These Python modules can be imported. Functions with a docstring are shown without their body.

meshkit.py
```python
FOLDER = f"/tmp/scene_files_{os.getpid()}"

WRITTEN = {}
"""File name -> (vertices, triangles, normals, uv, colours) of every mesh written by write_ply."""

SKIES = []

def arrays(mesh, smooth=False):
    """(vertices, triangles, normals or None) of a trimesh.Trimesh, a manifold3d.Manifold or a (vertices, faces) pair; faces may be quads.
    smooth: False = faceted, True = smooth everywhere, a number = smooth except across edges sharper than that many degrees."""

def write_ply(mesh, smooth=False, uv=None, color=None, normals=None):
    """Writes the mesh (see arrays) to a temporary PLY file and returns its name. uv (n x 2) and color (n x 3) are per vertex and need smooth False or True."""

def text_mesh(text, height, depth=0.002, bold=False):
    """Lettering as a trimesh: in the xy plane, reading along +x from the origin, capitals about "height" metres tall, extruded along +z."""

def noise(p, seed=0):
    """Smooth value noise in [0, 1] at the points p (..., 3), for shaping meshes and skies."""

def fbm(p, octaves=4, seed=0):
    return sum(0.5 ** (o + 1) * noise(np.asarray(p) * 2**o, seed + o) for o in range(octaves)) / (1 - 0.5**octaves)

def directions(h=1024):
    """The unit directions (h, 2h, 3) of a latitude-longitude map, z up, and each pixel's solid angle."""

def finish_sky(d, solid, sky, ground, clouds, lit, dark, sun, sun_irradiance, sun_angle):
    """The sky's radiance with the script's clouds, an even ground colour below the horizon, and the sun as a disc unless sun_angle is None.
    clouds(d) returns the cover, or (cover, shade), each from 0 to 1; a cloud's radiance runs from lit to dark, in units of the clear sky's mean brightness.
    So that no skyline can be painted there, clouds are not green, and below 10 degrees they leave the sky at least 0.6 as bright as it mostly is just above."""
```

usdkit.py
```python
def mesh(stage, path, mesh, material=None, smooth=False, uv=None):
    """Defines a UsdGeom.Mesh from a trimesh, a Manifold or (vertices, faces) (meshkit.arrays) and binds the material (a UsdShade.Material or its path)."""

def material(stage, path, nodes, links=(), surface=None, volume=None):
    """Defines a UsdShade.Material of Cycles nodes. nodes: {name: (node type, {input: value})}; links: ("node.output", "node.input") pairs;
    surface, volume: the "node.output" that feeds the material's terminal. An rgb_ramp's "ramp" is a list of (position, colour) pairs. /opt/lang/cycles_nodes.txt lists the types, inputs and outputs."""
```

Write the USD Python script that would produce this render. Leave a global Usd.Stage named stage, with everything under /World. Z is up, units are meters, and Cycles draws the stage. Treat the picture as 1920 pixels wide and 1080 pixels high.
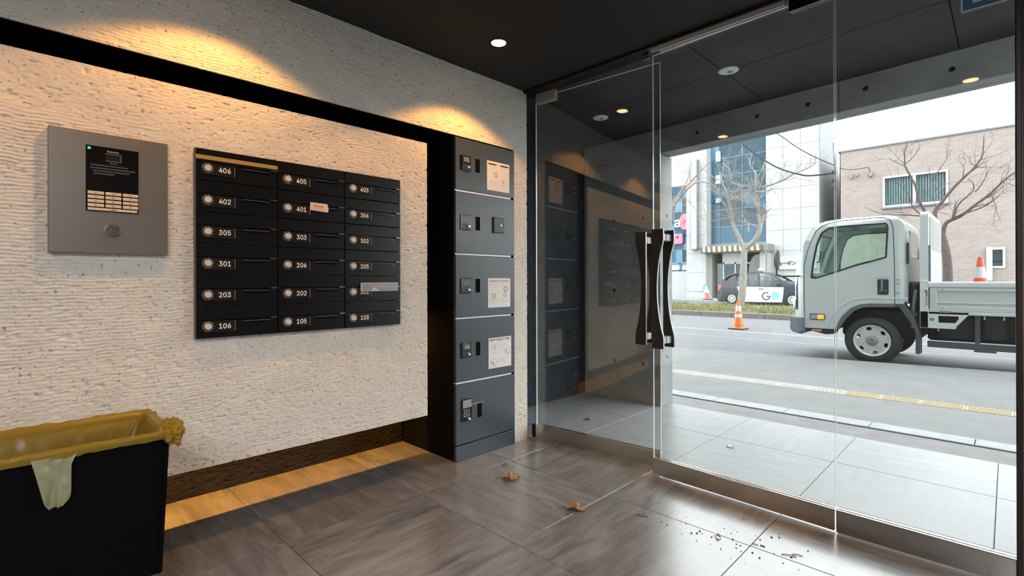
import math, random
import numpy as np
import trimesh
import manifold3d as m3
import shapely
from shapely import affinity
from shapely.geometry import Polygon, LineString, Point, box as sbox
from pxr import Usd, UsdGeom, UsdLux, UsdShade, Gf, Sdf, Vt
import usdkit, meshkit

random.seed(7)
rng = np.random.default_rng(11)
stage = Usd.Stage.CreateInMemory()
UsdGeom.SetStageUpAxis(stage, UsdGeom.Tokens.z)
UsdGeom.SetStageMetersPerUnit(stage, 1.0)
UsdGeom.Xform.Define(stage, '/World')
PI = math.pi

# ------------------------------------------------------------------ camera, sky, exposure
F_PX, YAW, PITCH, ROLL, SHIFT = 938.77, -0.781, 0.0014, -0.0026, -16.19
EYE = (2.3671, -2.5377, 1.0994)
cam = UsdGeom.Camera.Define(stage, '/World/camera')
cam.CreateHorizontalApertureAttr(36.0)
cam.CreateVerticalApertureAttr(20.25)
cam.CreateFocalLengthAttr(F_PX / 1920 * 36)
cam.CreateVerticalApertureOffsetAttr(SHIFT / 1920 * 36)
cam.CreateClippingRangeAttr(Gf.Vec2f(0.05, 500))
cam.CreateExposureAttr(0.0)
fw = np.array([math.sin(YAW) * math.cos(PITCH), math.cos(YAW) * math.cos(PITCH), math.sin(PITCH)])
rt = np.array([math.cos(YAW), -math.sin(YAW), 0.0])
up = np.cross(rt, fw)
r2 = rt * math.cos(ROLL) + up * math.sin(ROLL)
u2 = -rt * math.sin(ROLL) + up * math.cos(ROLL)
cam.AddTransformOp().Set(Gf.Matrix4d(*r2, 0, *u2, 0, *(-fw), 0, *EYE, 1))

dome = UsdLux.DomeLight.Define(stage, '/World/sky')
dome.CreateIntensityAttr(2.0)
dome.CreateColorAttr(Gf.Vec3f(0.93, 0.97, 1.0))

DOWN = 920.0        # the amber downlights of the lobby
FILL = 50.0         # added neutral fill panels, unseen behind the camera
STRIP = 330.0        # the amber strip hidden behind the floating wall panel

# ------------------------------------------------------------------ helpers
L = lambda r, g, b: tuple(((c / 255) / 12.92 if c / 255 <= 0.04045 else ((c / 255 + 0.055) / 1.055) ** 2.4) for c in (r, g, b))
USED, BASE = {}, {}


def uniq(parent, name):
    k = (parent, name)
    n = USED.get(k, 0)
    USED[k] = n + 1
    return f'{parent}/{name}' + (f'_{n:03d}' if n else '')


def tag(path, label=None, cat=None, group=None, kind=None):
    p = stage.GetPrimAtPath(path)
    for k, v in (('label', label), ('category', cat), ('group', group), ('kind', kind)):
        if v:
            p.SetCustomDataByKey(k, v)
    return path


def thing(name, label=None, cat=None, base=(0, 0, 0), group=None, kind=None, rotz=0.0):
    path = uniq('/World', name)
    x = UsdGeom.Xform.Define(stage, path)
    x.AddTranslateOp().Set(Gf.Vec3d(*map(float, base)))
    if rotz:
        x.AddRotateZOp().Set(math.degrees(rotz))
    BASE[path] = (np.array(base, float), rotz)
    return tag(path, label, cat, group, kind)


def add(parent, name, mesh, mat, smooth=False, label=None, kind=None, local=False):
    """One Mesh prim under parent; the mesh is given in world coordinates unless local."""
    path = uniq(parent, name)
    top = '/'.join(path.split('/')[:3])
    v, f, n = meshkit.arrays(mesh, smooth)
    if not local and top in BASE:
        b, rz = BASE[top]
        v = v - b
        if rz:
            c, s = math.cos(-rz), math.sin(-rz)
            R = np.array([[c, -s, 0], [s, c, 0], [0, 0, 1]])
            v = v @ R.T
            n = n @ R.T if n is not None else None
    m = UsdGeom.Mesh.Define(stage, path)
    m.CreatePointsAttr(Vt.Vec3fArray.FromNumpy(np.ascontiguousarray(v, np.float32)))
    m.CreateFaceVertexCountsAttr(Vt.IntArray.FromNumpy(np.full(len(f), 3, np.int32)))
    m.CreateFaceVertexIndicesAttr(Vt.IntArray.FromNumpy(np.ascontiguousarray(f, np.int32).ravel()))
    m.CreateSubdivisionSchemeAttr('none')
    if n is not None:
        m.CreateNormalsAttr(Vt.Vec3fArray.FromNumpy(np.ascontiguousarray(n, np.float32)))
        m.SetNormalsInterpolation('vertex')
    UsdShade.MaterialBindingAPI.Apply(m.GetPrim()).Bind(M[mat])
    if label or kind:
        tag(path, label, None, None, kind)
    return path


def single(name, mesh, mat, label=None, cat=None, group=None, kind=None, smooth=False):
    p = add('/World', name, mesh, mat, smooth)
    return tag(p, label, cat, group, kind)


def copy(src, base, label, rotz=0.0):
    """Another of a thing already built, under the next number."""
    name = src.split('/')[2]
    path = uniq('/World', name)
    x = UsdGeom.Xform.Define(stage, path)
    x.GetPrim().GetReferences().AddInternalReference(src)
    x.ClearXformOpOrder()
    x.AddTranslateOp().Set(Gf.Vec3d(*map(float, base)))
    if rotz:
        x.AddRotateZOp().Set(math.degrees(rotz))
    x.GetPrim().SetInstanceable(True)
    was = stage.GetPrimAtPath(src).GetCustomData()
    return tag(path, label, was.get('category'), was.get('group'))


cat_ = trimesh.util.concatenate


def bx(x0, x1, y0, y1, z0, z1, c=0.0):
    """A box, its edges chamfered by c."""
    if x1 < x0: x0, x1 = x1, x0
    if y1 < y0: y0, y1 = y1, y0
    if z1 < z0: z0, z1 = z1, z0
    if not c:
        b = trimesh.creation.box([x1 - x0, y1 - y0, z1 - z0])
        b.apply_translation([(x0 + x1) / 2, (y0 + y1) / 2, (z0 + z1) / 2])
        return b
    c = min(c, (x1 - x0) * .45, (y1 - y0) * .45, (z1 - z0) * .45)
    pts = []
    for X, sx in ((x0, 1), (x1, -1)):
        for Y, sy in ((y0, 1), (y1, -1)):
            for Z, sz in ((z0, 1), (z1, -1)):
                pts += [(X, Y + sy * c, Z + sz * c), (X + sx * c, Y, Z + sz * c), (X + sx * c, Y + sy * c, Z)]
    return hull(pts)


def hull(pts):
    m = m3.Manifold.hull_points(np.asarray(pts, float)).to_mesh()
    return trimesh.Trimesh(np.array(m.vert_properties[:, :3]), np.array(m.tri_verts), process=False)


def ext(poly, t0, t1, axis):
    """A polygon extruded along an axis. 'x': (y, z), 'y': (x, z), 'z': (x, y)."""
    out = []
    for g in getattr(poly, 'geoms', [poly]):
        if g.is_empty or g.area < 1e-9:
            continue
        m = trimesh.creation.extrude_polygon(g, t1 - t0, engine='earcut')
        v = np.array(m.vertices)
        a, b, h = v[:, 0], v[:, 1], v[:, 2] + t0
        nv = {'x': np.c_[h, a, b], 'y': np.c_[a, h, b], 'z': np.c_[a, b, h]}[axis]
        f = np.array(m.faces)
        if axis == 'y':
            f = f[:, ::-1]
        out.append(trimesh.Trimesh(nv, f, process=False))
    return cat_(out)


def tube(path, rad, n=8, caps=True):
    """A round tube along points, rad a number or one per point."""
    p = np.asarray(path, float)
    r = np.broadcast_to(np.asarray(rad, float), (len(p),))
    t = np.gradient(p, axis=0)
    t /= np.linalg.norm(t, axis=1, keepdims=True) + 1e-12
    ref = np.array([0, 0, 1.0]) if abs(t[0, 2]) < .9 else np.array([1.0, 0, 0])
    v, f = [], []
    a = np.arange(n) * 2 * PI / n
    for i in range(len(p)):
        s = np.cross(t[i], ref); s /= np.linalg.norm(s) + 1e-12
        q = np.cross(s, t[i]); ref = q
        v.append(p[i] + r[i] * (np.cos(a)[:, None] * s + np.sin(a)[:, None] * q))
    v = np.vstack(v)
    for i in range(len(p) - 1):
        for k in range(n):
            A, B, C, D = i * n + k, i * n + (k + 1) % n, (i + 1) * n + (k + 1) % n, (i + 1) * n + k
            f += [(A, C, B), (A, D, C)]
    if caps:
        v = np.vstack([v, p[:1], p[-1:]])
        c0, c1 = len(v) - 2, len(v) - 1
        for k in range(n):
            f.append((c0, k, (k + 1) % n)); f.append((c1, (len(p) - 1) * n + (k + 1) % n, (len(p) - 1) * n + k))
    return trimesh.Trimesh(v, f, process=False)


def lathe(prof, n=24, axis='z', at=(0, 0, 0)):
    """A profile of (radius, height) turned about an axis."""
    m = trimesh.creation.revolve(np.asarray(prof, float), sections=n)
    v = np.array(m.vertices)
    f = np.array(m.faces)
    if axis == 'x':
        v = v[:, [2, 0, 1]]
    elif axis == '-x':
        v = np.c_[-v[:, 2], v[:, 1], v[:, 0]]
    elif axis == 'y':
        v = v[:, [1, 2, 0]]
    elif axis == '-y':
        v = np.c_[v[:, 0], -v[:, 2], v[:, 1]]
    m = trimesh.Trimesh(v + np.array(at), f, process=False)
    return m


def disc(cx, cy, r, n=24):
    return Point(cx, cy).buffer(r, quad_segs=max(2, n // 4))


def rrect(a0, a1, b0, b1, r):
    return sbox(a0 + r, b0 + r, a1 - r, b1 - r).buffer(r, quad_segs=4)


def rounded(pts, r):
    p = Polygon(pts)
    return p.buffer(-r, quad_segs=5).buffer(2 * r, quad_segs=5).buffer(-r, quad_segs=5)


def man(mesh):
    m = trimesh.Trimesh(np.array(mesh.vertices), np.array(mesh.faces), process=True)
    m.merge_vertices()
    return m3.Manifold(m3.Mesh(np.asarray(m.vertices, np.float32), np.asarray(m.faces, np.uint32)))


def tm(mf):
    m = mf.to_mesh()
    return trimesh.Trimesh(np.array(m.vert_properties[:, :3]), np.array(m.tri_verts), process=False)


def text_on(text, height, plane, at, depth=.001, bold=False, width=None):
    """Lettering on a plane: 'x+' reads along +y and faces +x; 'y-' reads along +x and faces -y."""
    t = meshkit.text_mesh(text, height, depth, bold)
    v = np.array(t.vertices)
    v[:, 0] -= v[:, 0].min()
    if width:
        v[:, 0] *= width / v[:, 0].max()
    if plane == 'x+':
        w = np.c_[v[:, 2], v[:, 0], v[:, 1]]
    else:
        w = np.c_[v[:, 0], -v[:, 2], v[:, 1]]
    return trimesh.Trimesh(w + np.array(at), np.array(t.faces), process=False)


# ------------------------------------------------------------------ materials
UsdGeom.Scope.Define(stage, '/World/Looks')
M = {}


def mat(name, color, rough=.5, bump=None, vary=None, extra=None, **kw):
    """A principled surface. vary = (scale, amount, colour 2): noise between two colours. bump = (scale, strength, distance)."""
    nodes = {'p': ('principled_bsdf', dict(base_color=color, roughness=rough, **kw))}
    links = []
    if vary or bump:
        nodes['tc'] = ('texture_coordinate', {})
    if vary:
        sc, lo, hi, c2 = vary
        nodes['n'] = ('noise_texture', dict(scale=sc, detail=6.0, roughness=.6))
        nodes['r'] = ('rgb_ramp', {'ramp': [(lo, color), (hi, c2)]})
        links += [('tc.object', 'n.vector'), ('n.fac', 'r.fac'), ('r.color', 'p.base_color')]
    if bump:
        sc, st, di = bump
        nodes['bn'] = ('noise_texture', dict(scale=sc, detail=5.0, roughness=.65))
        nodes['b'] = ('bump', dict(strength=st, distance=di))
        links += [('tc.object', 'bn.vector'), ('bn.fac', 'b.height'), ('b.normal', 'p.normal')]
    M[name] = usdkit.material(stage, f'/World/Looks/{name}', nodes, links, surface='p.BSDF')


def emit(name, color, strength):
    M[name] = usdkit.material(stage, f'/World/Looks/{name}', {'e': ('emission', dict(color=color, strength=strength))}, surface='e.emission')


def pane(name, tint, gloss=(1, 1, 1), rough=0.0, f0=.043):
    # Schlick's fresnel: the same from either side of a face
    M[name] = usdkit.material(stage, f'/World/Looks/{name}', {
        't': ('transparent_bsdf', dict(color=tint)), 'g': ('glossy_bsdf', dict(color=gloss, roughness=rough)),
        'f': ('layer_weight', dict(blend=.5)), 'pw': ('math', dict(math_type='power', value2=5.0)),
        'ma': ('math', dict(math_type='multiply_add', value2=1 - f0, value3=f0)), 'm': ('mix_closure', {})},
        [('f.facing', 'pw.value1'), ('pw.value', 'ma.value1'), ('ma.value', 'm.fac'), ('t.BSDF', 'm.closure1'), ('g.BSDF', 'm.closure2')], surface='m.closure')


def plaster(name, c1, c2, pit):
    M[name] = usdkit.material(stage, f'/World/Looks/{name}', {
        'tc': ('texture_coordinate', {}),
        'n': ('noise_texture', dict(scale=9.0, detail=5.0, roughness=.6)),
        'r': ('rgb_ramp', {'ramp': [(.3, c1), (.7, c2)]}),
        'v': ('noise_texture', dict(scale=80.0, detail=3.0, roughness=.55, distortion=.4)),
        'vr': ('rgb_ramp', {'ramp': [(.30, pit), (.38, (1, 1, 1))]}),
        'mx': ('mix', dict(mix_type='multiply', fac=1.0)),
        'bn': ('noise_texture', dict(scale=150.0, detail=5.0, roughness=.7)),
        'b': ('bump', dict(strength=.5, distance=.003)),
        'p': ('principled_bsdf', dict(roughness=.92, specular_ior_level=.2))},
        [('tc.object', 'n.vector'), ('tc.object', 'v.vector'), ('tc.object', 'bn.vector'), ('n.fac', 'r.fac'), ('v.fac', 'vr.fac'),
         ('r.color', 'mx.color1'), ('vr.color', 'mx.color2'), ('mx.color', 'p.base_color'), ('bn.fac', 'b.height'), ('b.normal', 'p.normal')],
        surface='p.BSDF')


def tile(name, axis, dark, light, brown, rough, spec, coat):
    """Stone-look porcelain: streaks along one axis, shifted from tile to tile by the object's random number."""
    s = (1.6, 8.0, 1.0) if axis == 'x' else (8.0, 1.6, 1.0)
    s2 = (.6, 3.2, 1.0) if axis == 'x' else (3.2, .6, 1.0)
    M[name] = usdkit.material(stage, f'/World/Looks/{name}', {
        'g': ('geometry', {}), 'o': ('object_info', {}),
        'mul': ('vector_math', dict(math_type='scale', vector1=(37.0, 91.0, 13.0))),
        'ad': ('vector_math', dict(math_type='add')),
        'mp': ('mapping', dict(mapping_type='point', scale=s)),
        'mq': ('mapping', dict(mapping_type='point', scale=s2)),
        'n': ('noise_texture', dict(scale=2.2, detail=9.0, roughness=.62, distortion=.5)),
        'n2': ('noise_texture', dict(scale=1.0, detail=4.0, roughness=.5, distortion=.8)),
        'r': ('rgb_ramp', {'ramp': [(.32, dark), (.5, tuple((a + b) / 2 for a, b in zip(dark, light))), (.70, light)]}),
        'r2': ('rgb_ramp', {'ramp': [(.46, (0, 0, 0)), (.62, (1, 1, 1))]}),
        'bw': ('rgb_to_bw', {}),
        'mb': ('math', dict(math_type='multiply', value2=.55)),
        'br': ('mix', dict(mix_type='mix', color2=brown)),
        'rr': ('map_range', dict(from_min=.3, from_max=.7, to_min=rough - .015, to_max=rough + .03)),
        'b': ('bump', dict(strength=.06, distance=.002)),
        'p': ('principled_bsdf', dict(specular_ior_level=spec, coat_weight=coat, coat_roughness=.28))},
        [('g.position', 'ad.vector1'), ('o.random', 'mul.scale'), ('mul.vector', 'ad.vector2'), ('ad.vector', 'mp.vector'), ('ad.vector', 'mq.vector'),
         ('mp.vector', 'n.vector'), ('mq.vector', 'n2.vector'), ('n.fac', 'r.fac'), ('n2.fac', 'r2.fac'), ('r2.color', 'bw.color'), ('bw.val', 'mb.value1'),
         ('mb.value', 'br.fac'), ('r.color', 'br.color1'), ('br.color', 'p.base_color'), ('n.fac', 'rr.value'), ('rr.result', 'p.roughness'), ('n.fac', 'b.height'), ('b.normal', 'p.normal')],
        surface='p.BSDF')


plaster('plaster', (.65, .62, .565), (.74, .71, .655), (.42, .40, .37))
plaster('dark_plaster', (.028, .024, .021), (.044, .038, .033), (.35, .34, .33))
plaster('charcoal_plaster', (.020, .023, .027), (.032, .036, .042), (.6, .6, .6))
for ax in 'xy':
    tile('tile_' + ax, ax, (.105, .110, .119), (.275, .280, .288), (.172, .160, .152), .235, 1.0, .55)
    tile('tile_daylit_' + ax, ax, (.222, .236, .25), (.268, .281, .294), (.238, .242, .246), .34, .5, 0.0)  # same tile made paler and bluer, daylight put into its colour
mat('grout', (.06, .055, .05), .9)
mat('ceiling_black', (.010, .010, .0105), .75, bump=(60, .1, .002))
mat('porch_board', (.024, .024, .025), .7, vary=(3.0, .42, .72, (.045, .043, .042)))
mat('concrete', (.225, .235, .235), .8, vary=(4.0, .35, .7, (.30, .31, .31)), bump=(40, .25, .003))
mat('concrete_dark', (.03, .03, .03), .9)
mat('black_metal', (.008, .008, .009), .35)
mat('black_gloss', (.006, .006, .007), .12)
mat('black_paint', (.013, .013, .014), .42)
mat('locker_grey', (.038, .052, .066), .36, bump=(300, .05, .0005))
mat('locker_side', (.003, .003, .003), .9, specular_ior_level=.1)
mat('shelf_edge', (.85, .87, .9), .3)
mat('knob_bright', (.85, .86, .88), .2, metallic=.4)
mat('aluminium', (.55, .56, .57), .5, metallic=.35)
mat('paper', (.80, .79, .78), .8)
mat('print_black', (.03, .03, .03), .7)
mat('print_grey', (.42, .42, .42), .8)
mat('print_pale', (.62, .62, .62), .8)
mat('chrome', (.75, .75, .76), .12, metallic=1.0)
mat('steel', (.36, .35, .34), .30, metallic=1.0)
mat('rail_steel', (.50, .48, .45), .20, metallic=1.0)
mat('patch_steel', (.36, .345, .31), .45, metallic=.25)
mat('header_steel', (.42, .43, .44), .30, metallic=.9)
mat('intercom_steel', (.285, .265, .24), .42, metallic=.85)
mat('keypad_cream', (.72, .58, .42), .5)
mat('text_white', (.8, .8, .8), .6)
mat('text_dim', (.30, .30, .30), .6)
emit('indicator_green', (.1, 1.0, .35), 1.2)
mat('mailbox_black', (.0055, .0065, .008), .30, specular_ior_level=.28)
mat('mailbox_edge', (.10, .075, .05), .5)
mat('plate_brown', (.020, .018, .014), .15)
mat('dial_grey', (.62, .60, .58), .35)
mat('gold_tape', (.40, .27, .085), .35)
mat('label_peach', (.78, .60, .46), .7)
mat('label_red', (.55, .20, .13), .7)
mat('clear_tape', (.30, .30, .30), .25)
mat('clear_tape_shine', (.58, .58, .58), .2)  # paler copy of the tape colour, shine painted in
pane('tape_film', (.45, .46, .46), (1, 1, 1), .1)
mat('bin_black', (.0016, .0018, .0028), .55, specular_ior_level=.10, bump=(400, .1, .0005))
M['bag_yellow'] = usdkit.material(stage, '/World/Looks/bag_yellow', {
    'p': ('principled_bsdf', dict(base_color=(.42, .31, .045), roughness=.28, specular_ior_level=.6)), 't': ('translucent_bsdf', dict(color=(.50, .36, .06))),
    'm': ('mix_closure', dict(fac=.30)), 'c': ('transparent_bsdf', dict(color=(.75, .62, .20))), 'm2': ('mix_closure', dict(fac=.40))},
    [('p.BSDF', 'm.closure1'), ('t.BSDF', 'm.closure2'), ('m.closure', 'm2.closure1'), ('c.BSDF', 'm2.closure2')], surface='m2.closure')
M['bag_pale'] = usdkit.material(stage, '/World/Looks/bag_pale', {
    'p': ('principled_bsdf', dict(base_color=(.46, .48, .30), roughness=.28, specular_ior_level=.6)), 't': ('translucent_bsdf', dict(color=(.42, .42, .2))),
    'm': ('mix_closure', dict(fac=.35))}, [('p.BSDF', 'm.closure1'), ('t.BSDF', 'm.closure2')], surface='m.closure')
pane('glass', (.965, .985, .975), f0=.050)
mat('glass_edge', (.62, .74, .72), .15, specular_ior_level=.8)
emit('lamp_amber', (1.0, .66, .30), 14.0)
emit('fill_neutral', (.96, .98, 1.0), 9.0)
emit('strip_amber', (1.0, .5, .12), 3.0)
mat('lamp_trim', (.75, .75, .74), .4)
mat('lamp_off', (.70, .72, .73), .45)
mat('sign_blue', (.035, .16, .27), .4)
mat('sign_white', (.62, .66, .66), .4)
mat('leaf_brown', (.20, .105, .055), .7, vary=(60, .35, .65, (.42, .26, .15)))
mat('crumb', (.05, .035, .025), .9)
mat('room_white', (.16, .16, .16), .9, specular_ior_level=.1)
# outside
mat('asphalt', (.128, .130, .130), .85, vary=(3.0, .35, .7, (.155, .157, .157)), bump=(120, .3, .004))
mat('asphalt_road', (.098, .101, .107), .8, vary=(2.0, .35, .7, (.116, .119, .126)), bump=(120, .3, .004))
mat('apron', (.125, .122, .12), .8, vary=(6.0, .35, .7, (.165, .16, .155)))
mat('gutter', (.25, .265, .275), .7, vary=(9.0, .4, .7, (.20, .21, .22)))
mat('line_white', (.26, .27, .275), .7, vary=(14, .35, .6, (.17, .175, .18)))
mat('tactile_yellow', (.36, .275, .14), .7, vary=(12, .35, .7, (.40, .34, .22)))
mat('tactile_pale', (.42, .39, .34), .7, vary=(12, .35, .7, (.45, .43, .395)))
mat('kerb', (.13, .125, .12), .85, vary=(5, .35, .7, (.17, .165, .155)))
mat('verge_soil', (.10, .085, .05), .95, vary=(2.0, .4, .62, (.10, .115, .035)))
mat('grass', (.13, .15, .04), .8, vary=(1.2, .4, .6, (.22, .18, .07)))
mat('bark', (.20, .19, .175), .9, vary=(14, .35, .7, (.31, .30, .28)), bump=(60, .5, .01))
mat('twig', (.25, .24, .225), .9)
mat('bark_red', (.075, .055, .055), .9, vary=(14, .35, .7, (.12, .09, .085)))
mat('stone_white', (.33, .335, .335), .6, vary=(1.5, .35, .7, (.37, .37, .37)))
mat('stone_grey', (.16, .165, .175), .6)
mat('mullion', (.10, .16, .20), .4)
mat('curtain_blue', (.022, .085, .135), .12, specular_ior_level=.25)
mat('curtain_dark', (.020, .050, .072), .12, specular_ior_level=.25)
mat('curtain_pale', (.075, .18, .27), .12, specular_ior_level=.4)
mat('canopy', (.17, .17, .15), .7)
mat('awning_light', (.33, .30, .23), .8)
mat('awning_dark', (.075, .068, .055), .8)
mat('door_dark', (.05, .07, .07), .15)
mat('pink_sign', (.75, .16, .22), .5)
mat('pink_deep', (.45, .03, .20), .5)
mat('sign_ink', (.04, .04, .045), .6)
mat('cable', (.02, .02, .022), .6)
mat('window_frame', (.42, .43, .43), .4)
mat('blind_slat', (.26, .32, .33), .6)
mat('blind_back', (.06, .10, .11), .6)
M['brick_wall'] = usdkit.material(stage, '/World/Looks/brick_wall', {
    'g': ('geometry', {}), 'mp': ('mapping', dict(mapping_type='point', rotation=(PI / 2, 0, 0))),
    'b': ('brick_texture', dict(color1=(.235, .190, .170), color2=(.275, .228, .206), mortar=(.29, .255, .235), scale=1.0, mortar_size=.010, brick_width=.32, row_height=.105, bias=-.1)),
    'p': ('principled_bsdf', dict(roughness=.85))},
    [('g.position', 'mp.vector'), ('mp.vector', 'b.vector'), ('b.color', 'p.base_color')], surface='p.BSDF')
# vehicles
mat('truck_paint', (.44, .475, .465), .30, coat_weight=.4, coat_roughness=.1)
mat('truck_white', (.50, .53, .525), .35)
mat('truck_board', (.34, .335, .36), .6)
mat('truck_grey', (.13, .15, .17), .6)
mat('truck_dark', (.014, .015, .017), .6)
mat('arch_grey', (.085, .095, .108), .6)
mat('mirror_back', (.030, .034, .042), .5)
mat('seam', (.03, .033, .036), .6)
mat('tyre', (.022, .023, .024), .75, bump=(60, .2, .003))
mat('wheel_silver', (.52, .54, .52), .4, metallic=.25, vary=(9, .35, .7, (.60, .61, .59)))
mat('rust', (.24, .21, .175), .7)
mat('guard_dark', (.055, .062, .070), .6)
mat('lamp_orange', (.55, .16, .02), .25)
emit('lamp_amber_lit', (1.0, .62, .12), 1.1)
mat('lamp_lens', (.75, .77, .78), .1)
mat('lamp_red', (.55, .03, .05), .2)
mat('headlamp', (.60, .64, .68), .08, metallic=.3)
pane('auto_glass', (.84, .93, .89), (1, 1, 1), .02)
pane('taxi_glass', (.55, .66, .63), (1, 1, 1), .02)
pane('window_glass', (.88, .93, .93), (1, 1, 1), .0)
mat('cabin_grey', (.16, .20, .20), .7)
mat('taxi_navy', (.010, .017, .034), .3)
mat('taxi_white', (.52, .53, .54), .35)
mat('go_blue', (.03, .33, .60), .4, vary=(1.6, .3, .7, (.25, .65, .85)))
mat('cone_orange', (.60, .13, .015), .45)
mat('cone_red', (.58, .075, .018), .45)
mat('cone_white', (.48, .48, .50), .4)
mat('rubber_black', (.02, .02, .022), .7)
mat('stand_red', (.62, .12, .13), .5)
mat('stand_blue', (.10, .25, .36), .5)

# ------------------------------------------------------------------ floors
floor = thing('floor', kind='structure')
add(floor, 'grout_bed', bx(-.60, 3.45, -5.05, .29, -.08, -.0035), 'grout')
porch = thing('porch_floor', kind='structure')
add(porch, 'grout_bed', bx(-.60, 4.30, .29, 1.625, -.08, -.0035), 'grout')
XL = [-.585, .207, .910, 1.607, 2.318, 3.02, 3.42]
YL = [.29, -.38, -1.045, -1.715, -2.385, -3.055, -3.725, -4.4, -5.02]
for j in range(len(YL) - 1):
    for i in range(len(XL) - 1):
        a = 'x' if (i * 2 + j * 3 + (i * j) % 2) % 3 == 0 else 'y'
        add(floor, 'tile', bx(XL[i] + .0015, XL[i + 1] - .0015, YL[j + 1] + .0015, YL[j] - .0015, -.02, 0, .0012), 'tile_' + a)
XP = [-.585, .207, .915, 1.612, 2.322, 3.02, 3.72, 4.28]
YP = [.29, .965, 1.625]
for j in range(2):
    for i in range(len(XP) - 1):
        add(porch, 'tile', bx(XP[i] + .0015, XP[i + 1] - .0015, YP[j] + .0015, YP[j + 1] - .0015, -.02, 0, .0012), 'tile_daylit_' + ('x' if (i + j) % 3 else 'y'))

# ------------------------------------------------------------------ left wall: combed plaster


def ridges(y, z, seed):
    """Relief of the combed plaster: broken horizontal combing, grain, and small torn pits."""
    p = np.stack([y, z, np.zeros_like(y)], -1)
    wob = (meshkit.fbm(p * np.array([3.0, 6.0, 1]), 3, seed) - .5) * 1.1 + (meshkit.noise(p * np.array([22.0, 30.0, 1]), seed + 5) - .5) * .55
    wave = .5 + .5 * np.sin(2 * PI * (z / .0128 + wob))
    amp = np.clip(meshkit.fbm(p * np.array([1.6, 3.2, 1]), 3, seed + 9) * 2.6 - .75, .10, 1.0) * (.45 + .55 * np.clip((z - .8) / .8, 0, 1))
    torn = .35 + .65 * meshkit.noise(p * np.array([26, 70, 1]), seed + 31)
    grain = meshkit.fbm(p * np.array([75, 110, 1]), 2, seed + 3) - .5
    pit = np.clip(.20 - meshkit.noise(p * np.array([62, 88, 1]), seed + 21), 0, 1) + .7 * np.clip(.13 - meshkit.noise(p * np.array([26, 34, 1]), seed + 22), 0, 1)
    return .0040 * amp * wave * torn + .0030 * grain - .030 * pit


def plaster_slab(y0, y1, z0, z1, xf, t, dy, dz, seed):
    """A slab whose front, facing +x at xf, has the combed relief."""
    ny, nz = max(2, int((y1 - y0) / dy)), max(2, int((z1 - z0) / dz))
    Y, Z = np.meshgrid(np.linspace(y0, y1, ny), np.linspace(z0, z1, nz), indexing='ij')
    h = ridges(Y, Z, seed)
    v = np.stack([xf + h - .002, Y, Z], -1).reshape(-1, 3)
    a = np.arange(ny * nz).reshape(ny, nz)
    q = np.stack([a[:-1, :-1], a[1:, :-1], a[1:, 1:], a[:-1, 1:]], -1).reshape(-1, 4)
    f = np.vstack([q[:, [0, 1, 2]], q[:, [0, 2, 3]]])
    front = trimesh.Trimesh(v, f, process=False)
    ring = np.r_[a[:, 0], a[-1, 1:], a[-2::-1, -1], a[0, -2:0:-1]]
    rv = v[ring]
    bk = rv.copy(); bk[:, 0] = xf - t
    n = len(ring)
    k = np.arange(n); k2 = (k + 1) % n
    side = trimesh.Trimesh(np.vstack([rv, bk]), np.vstack([np.c_[k, n + k, k2], np.c_[k2, n + k, n + k2]]), process=False)
    return front, side


wall = thing('wall_left', kind='structure')


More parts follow.
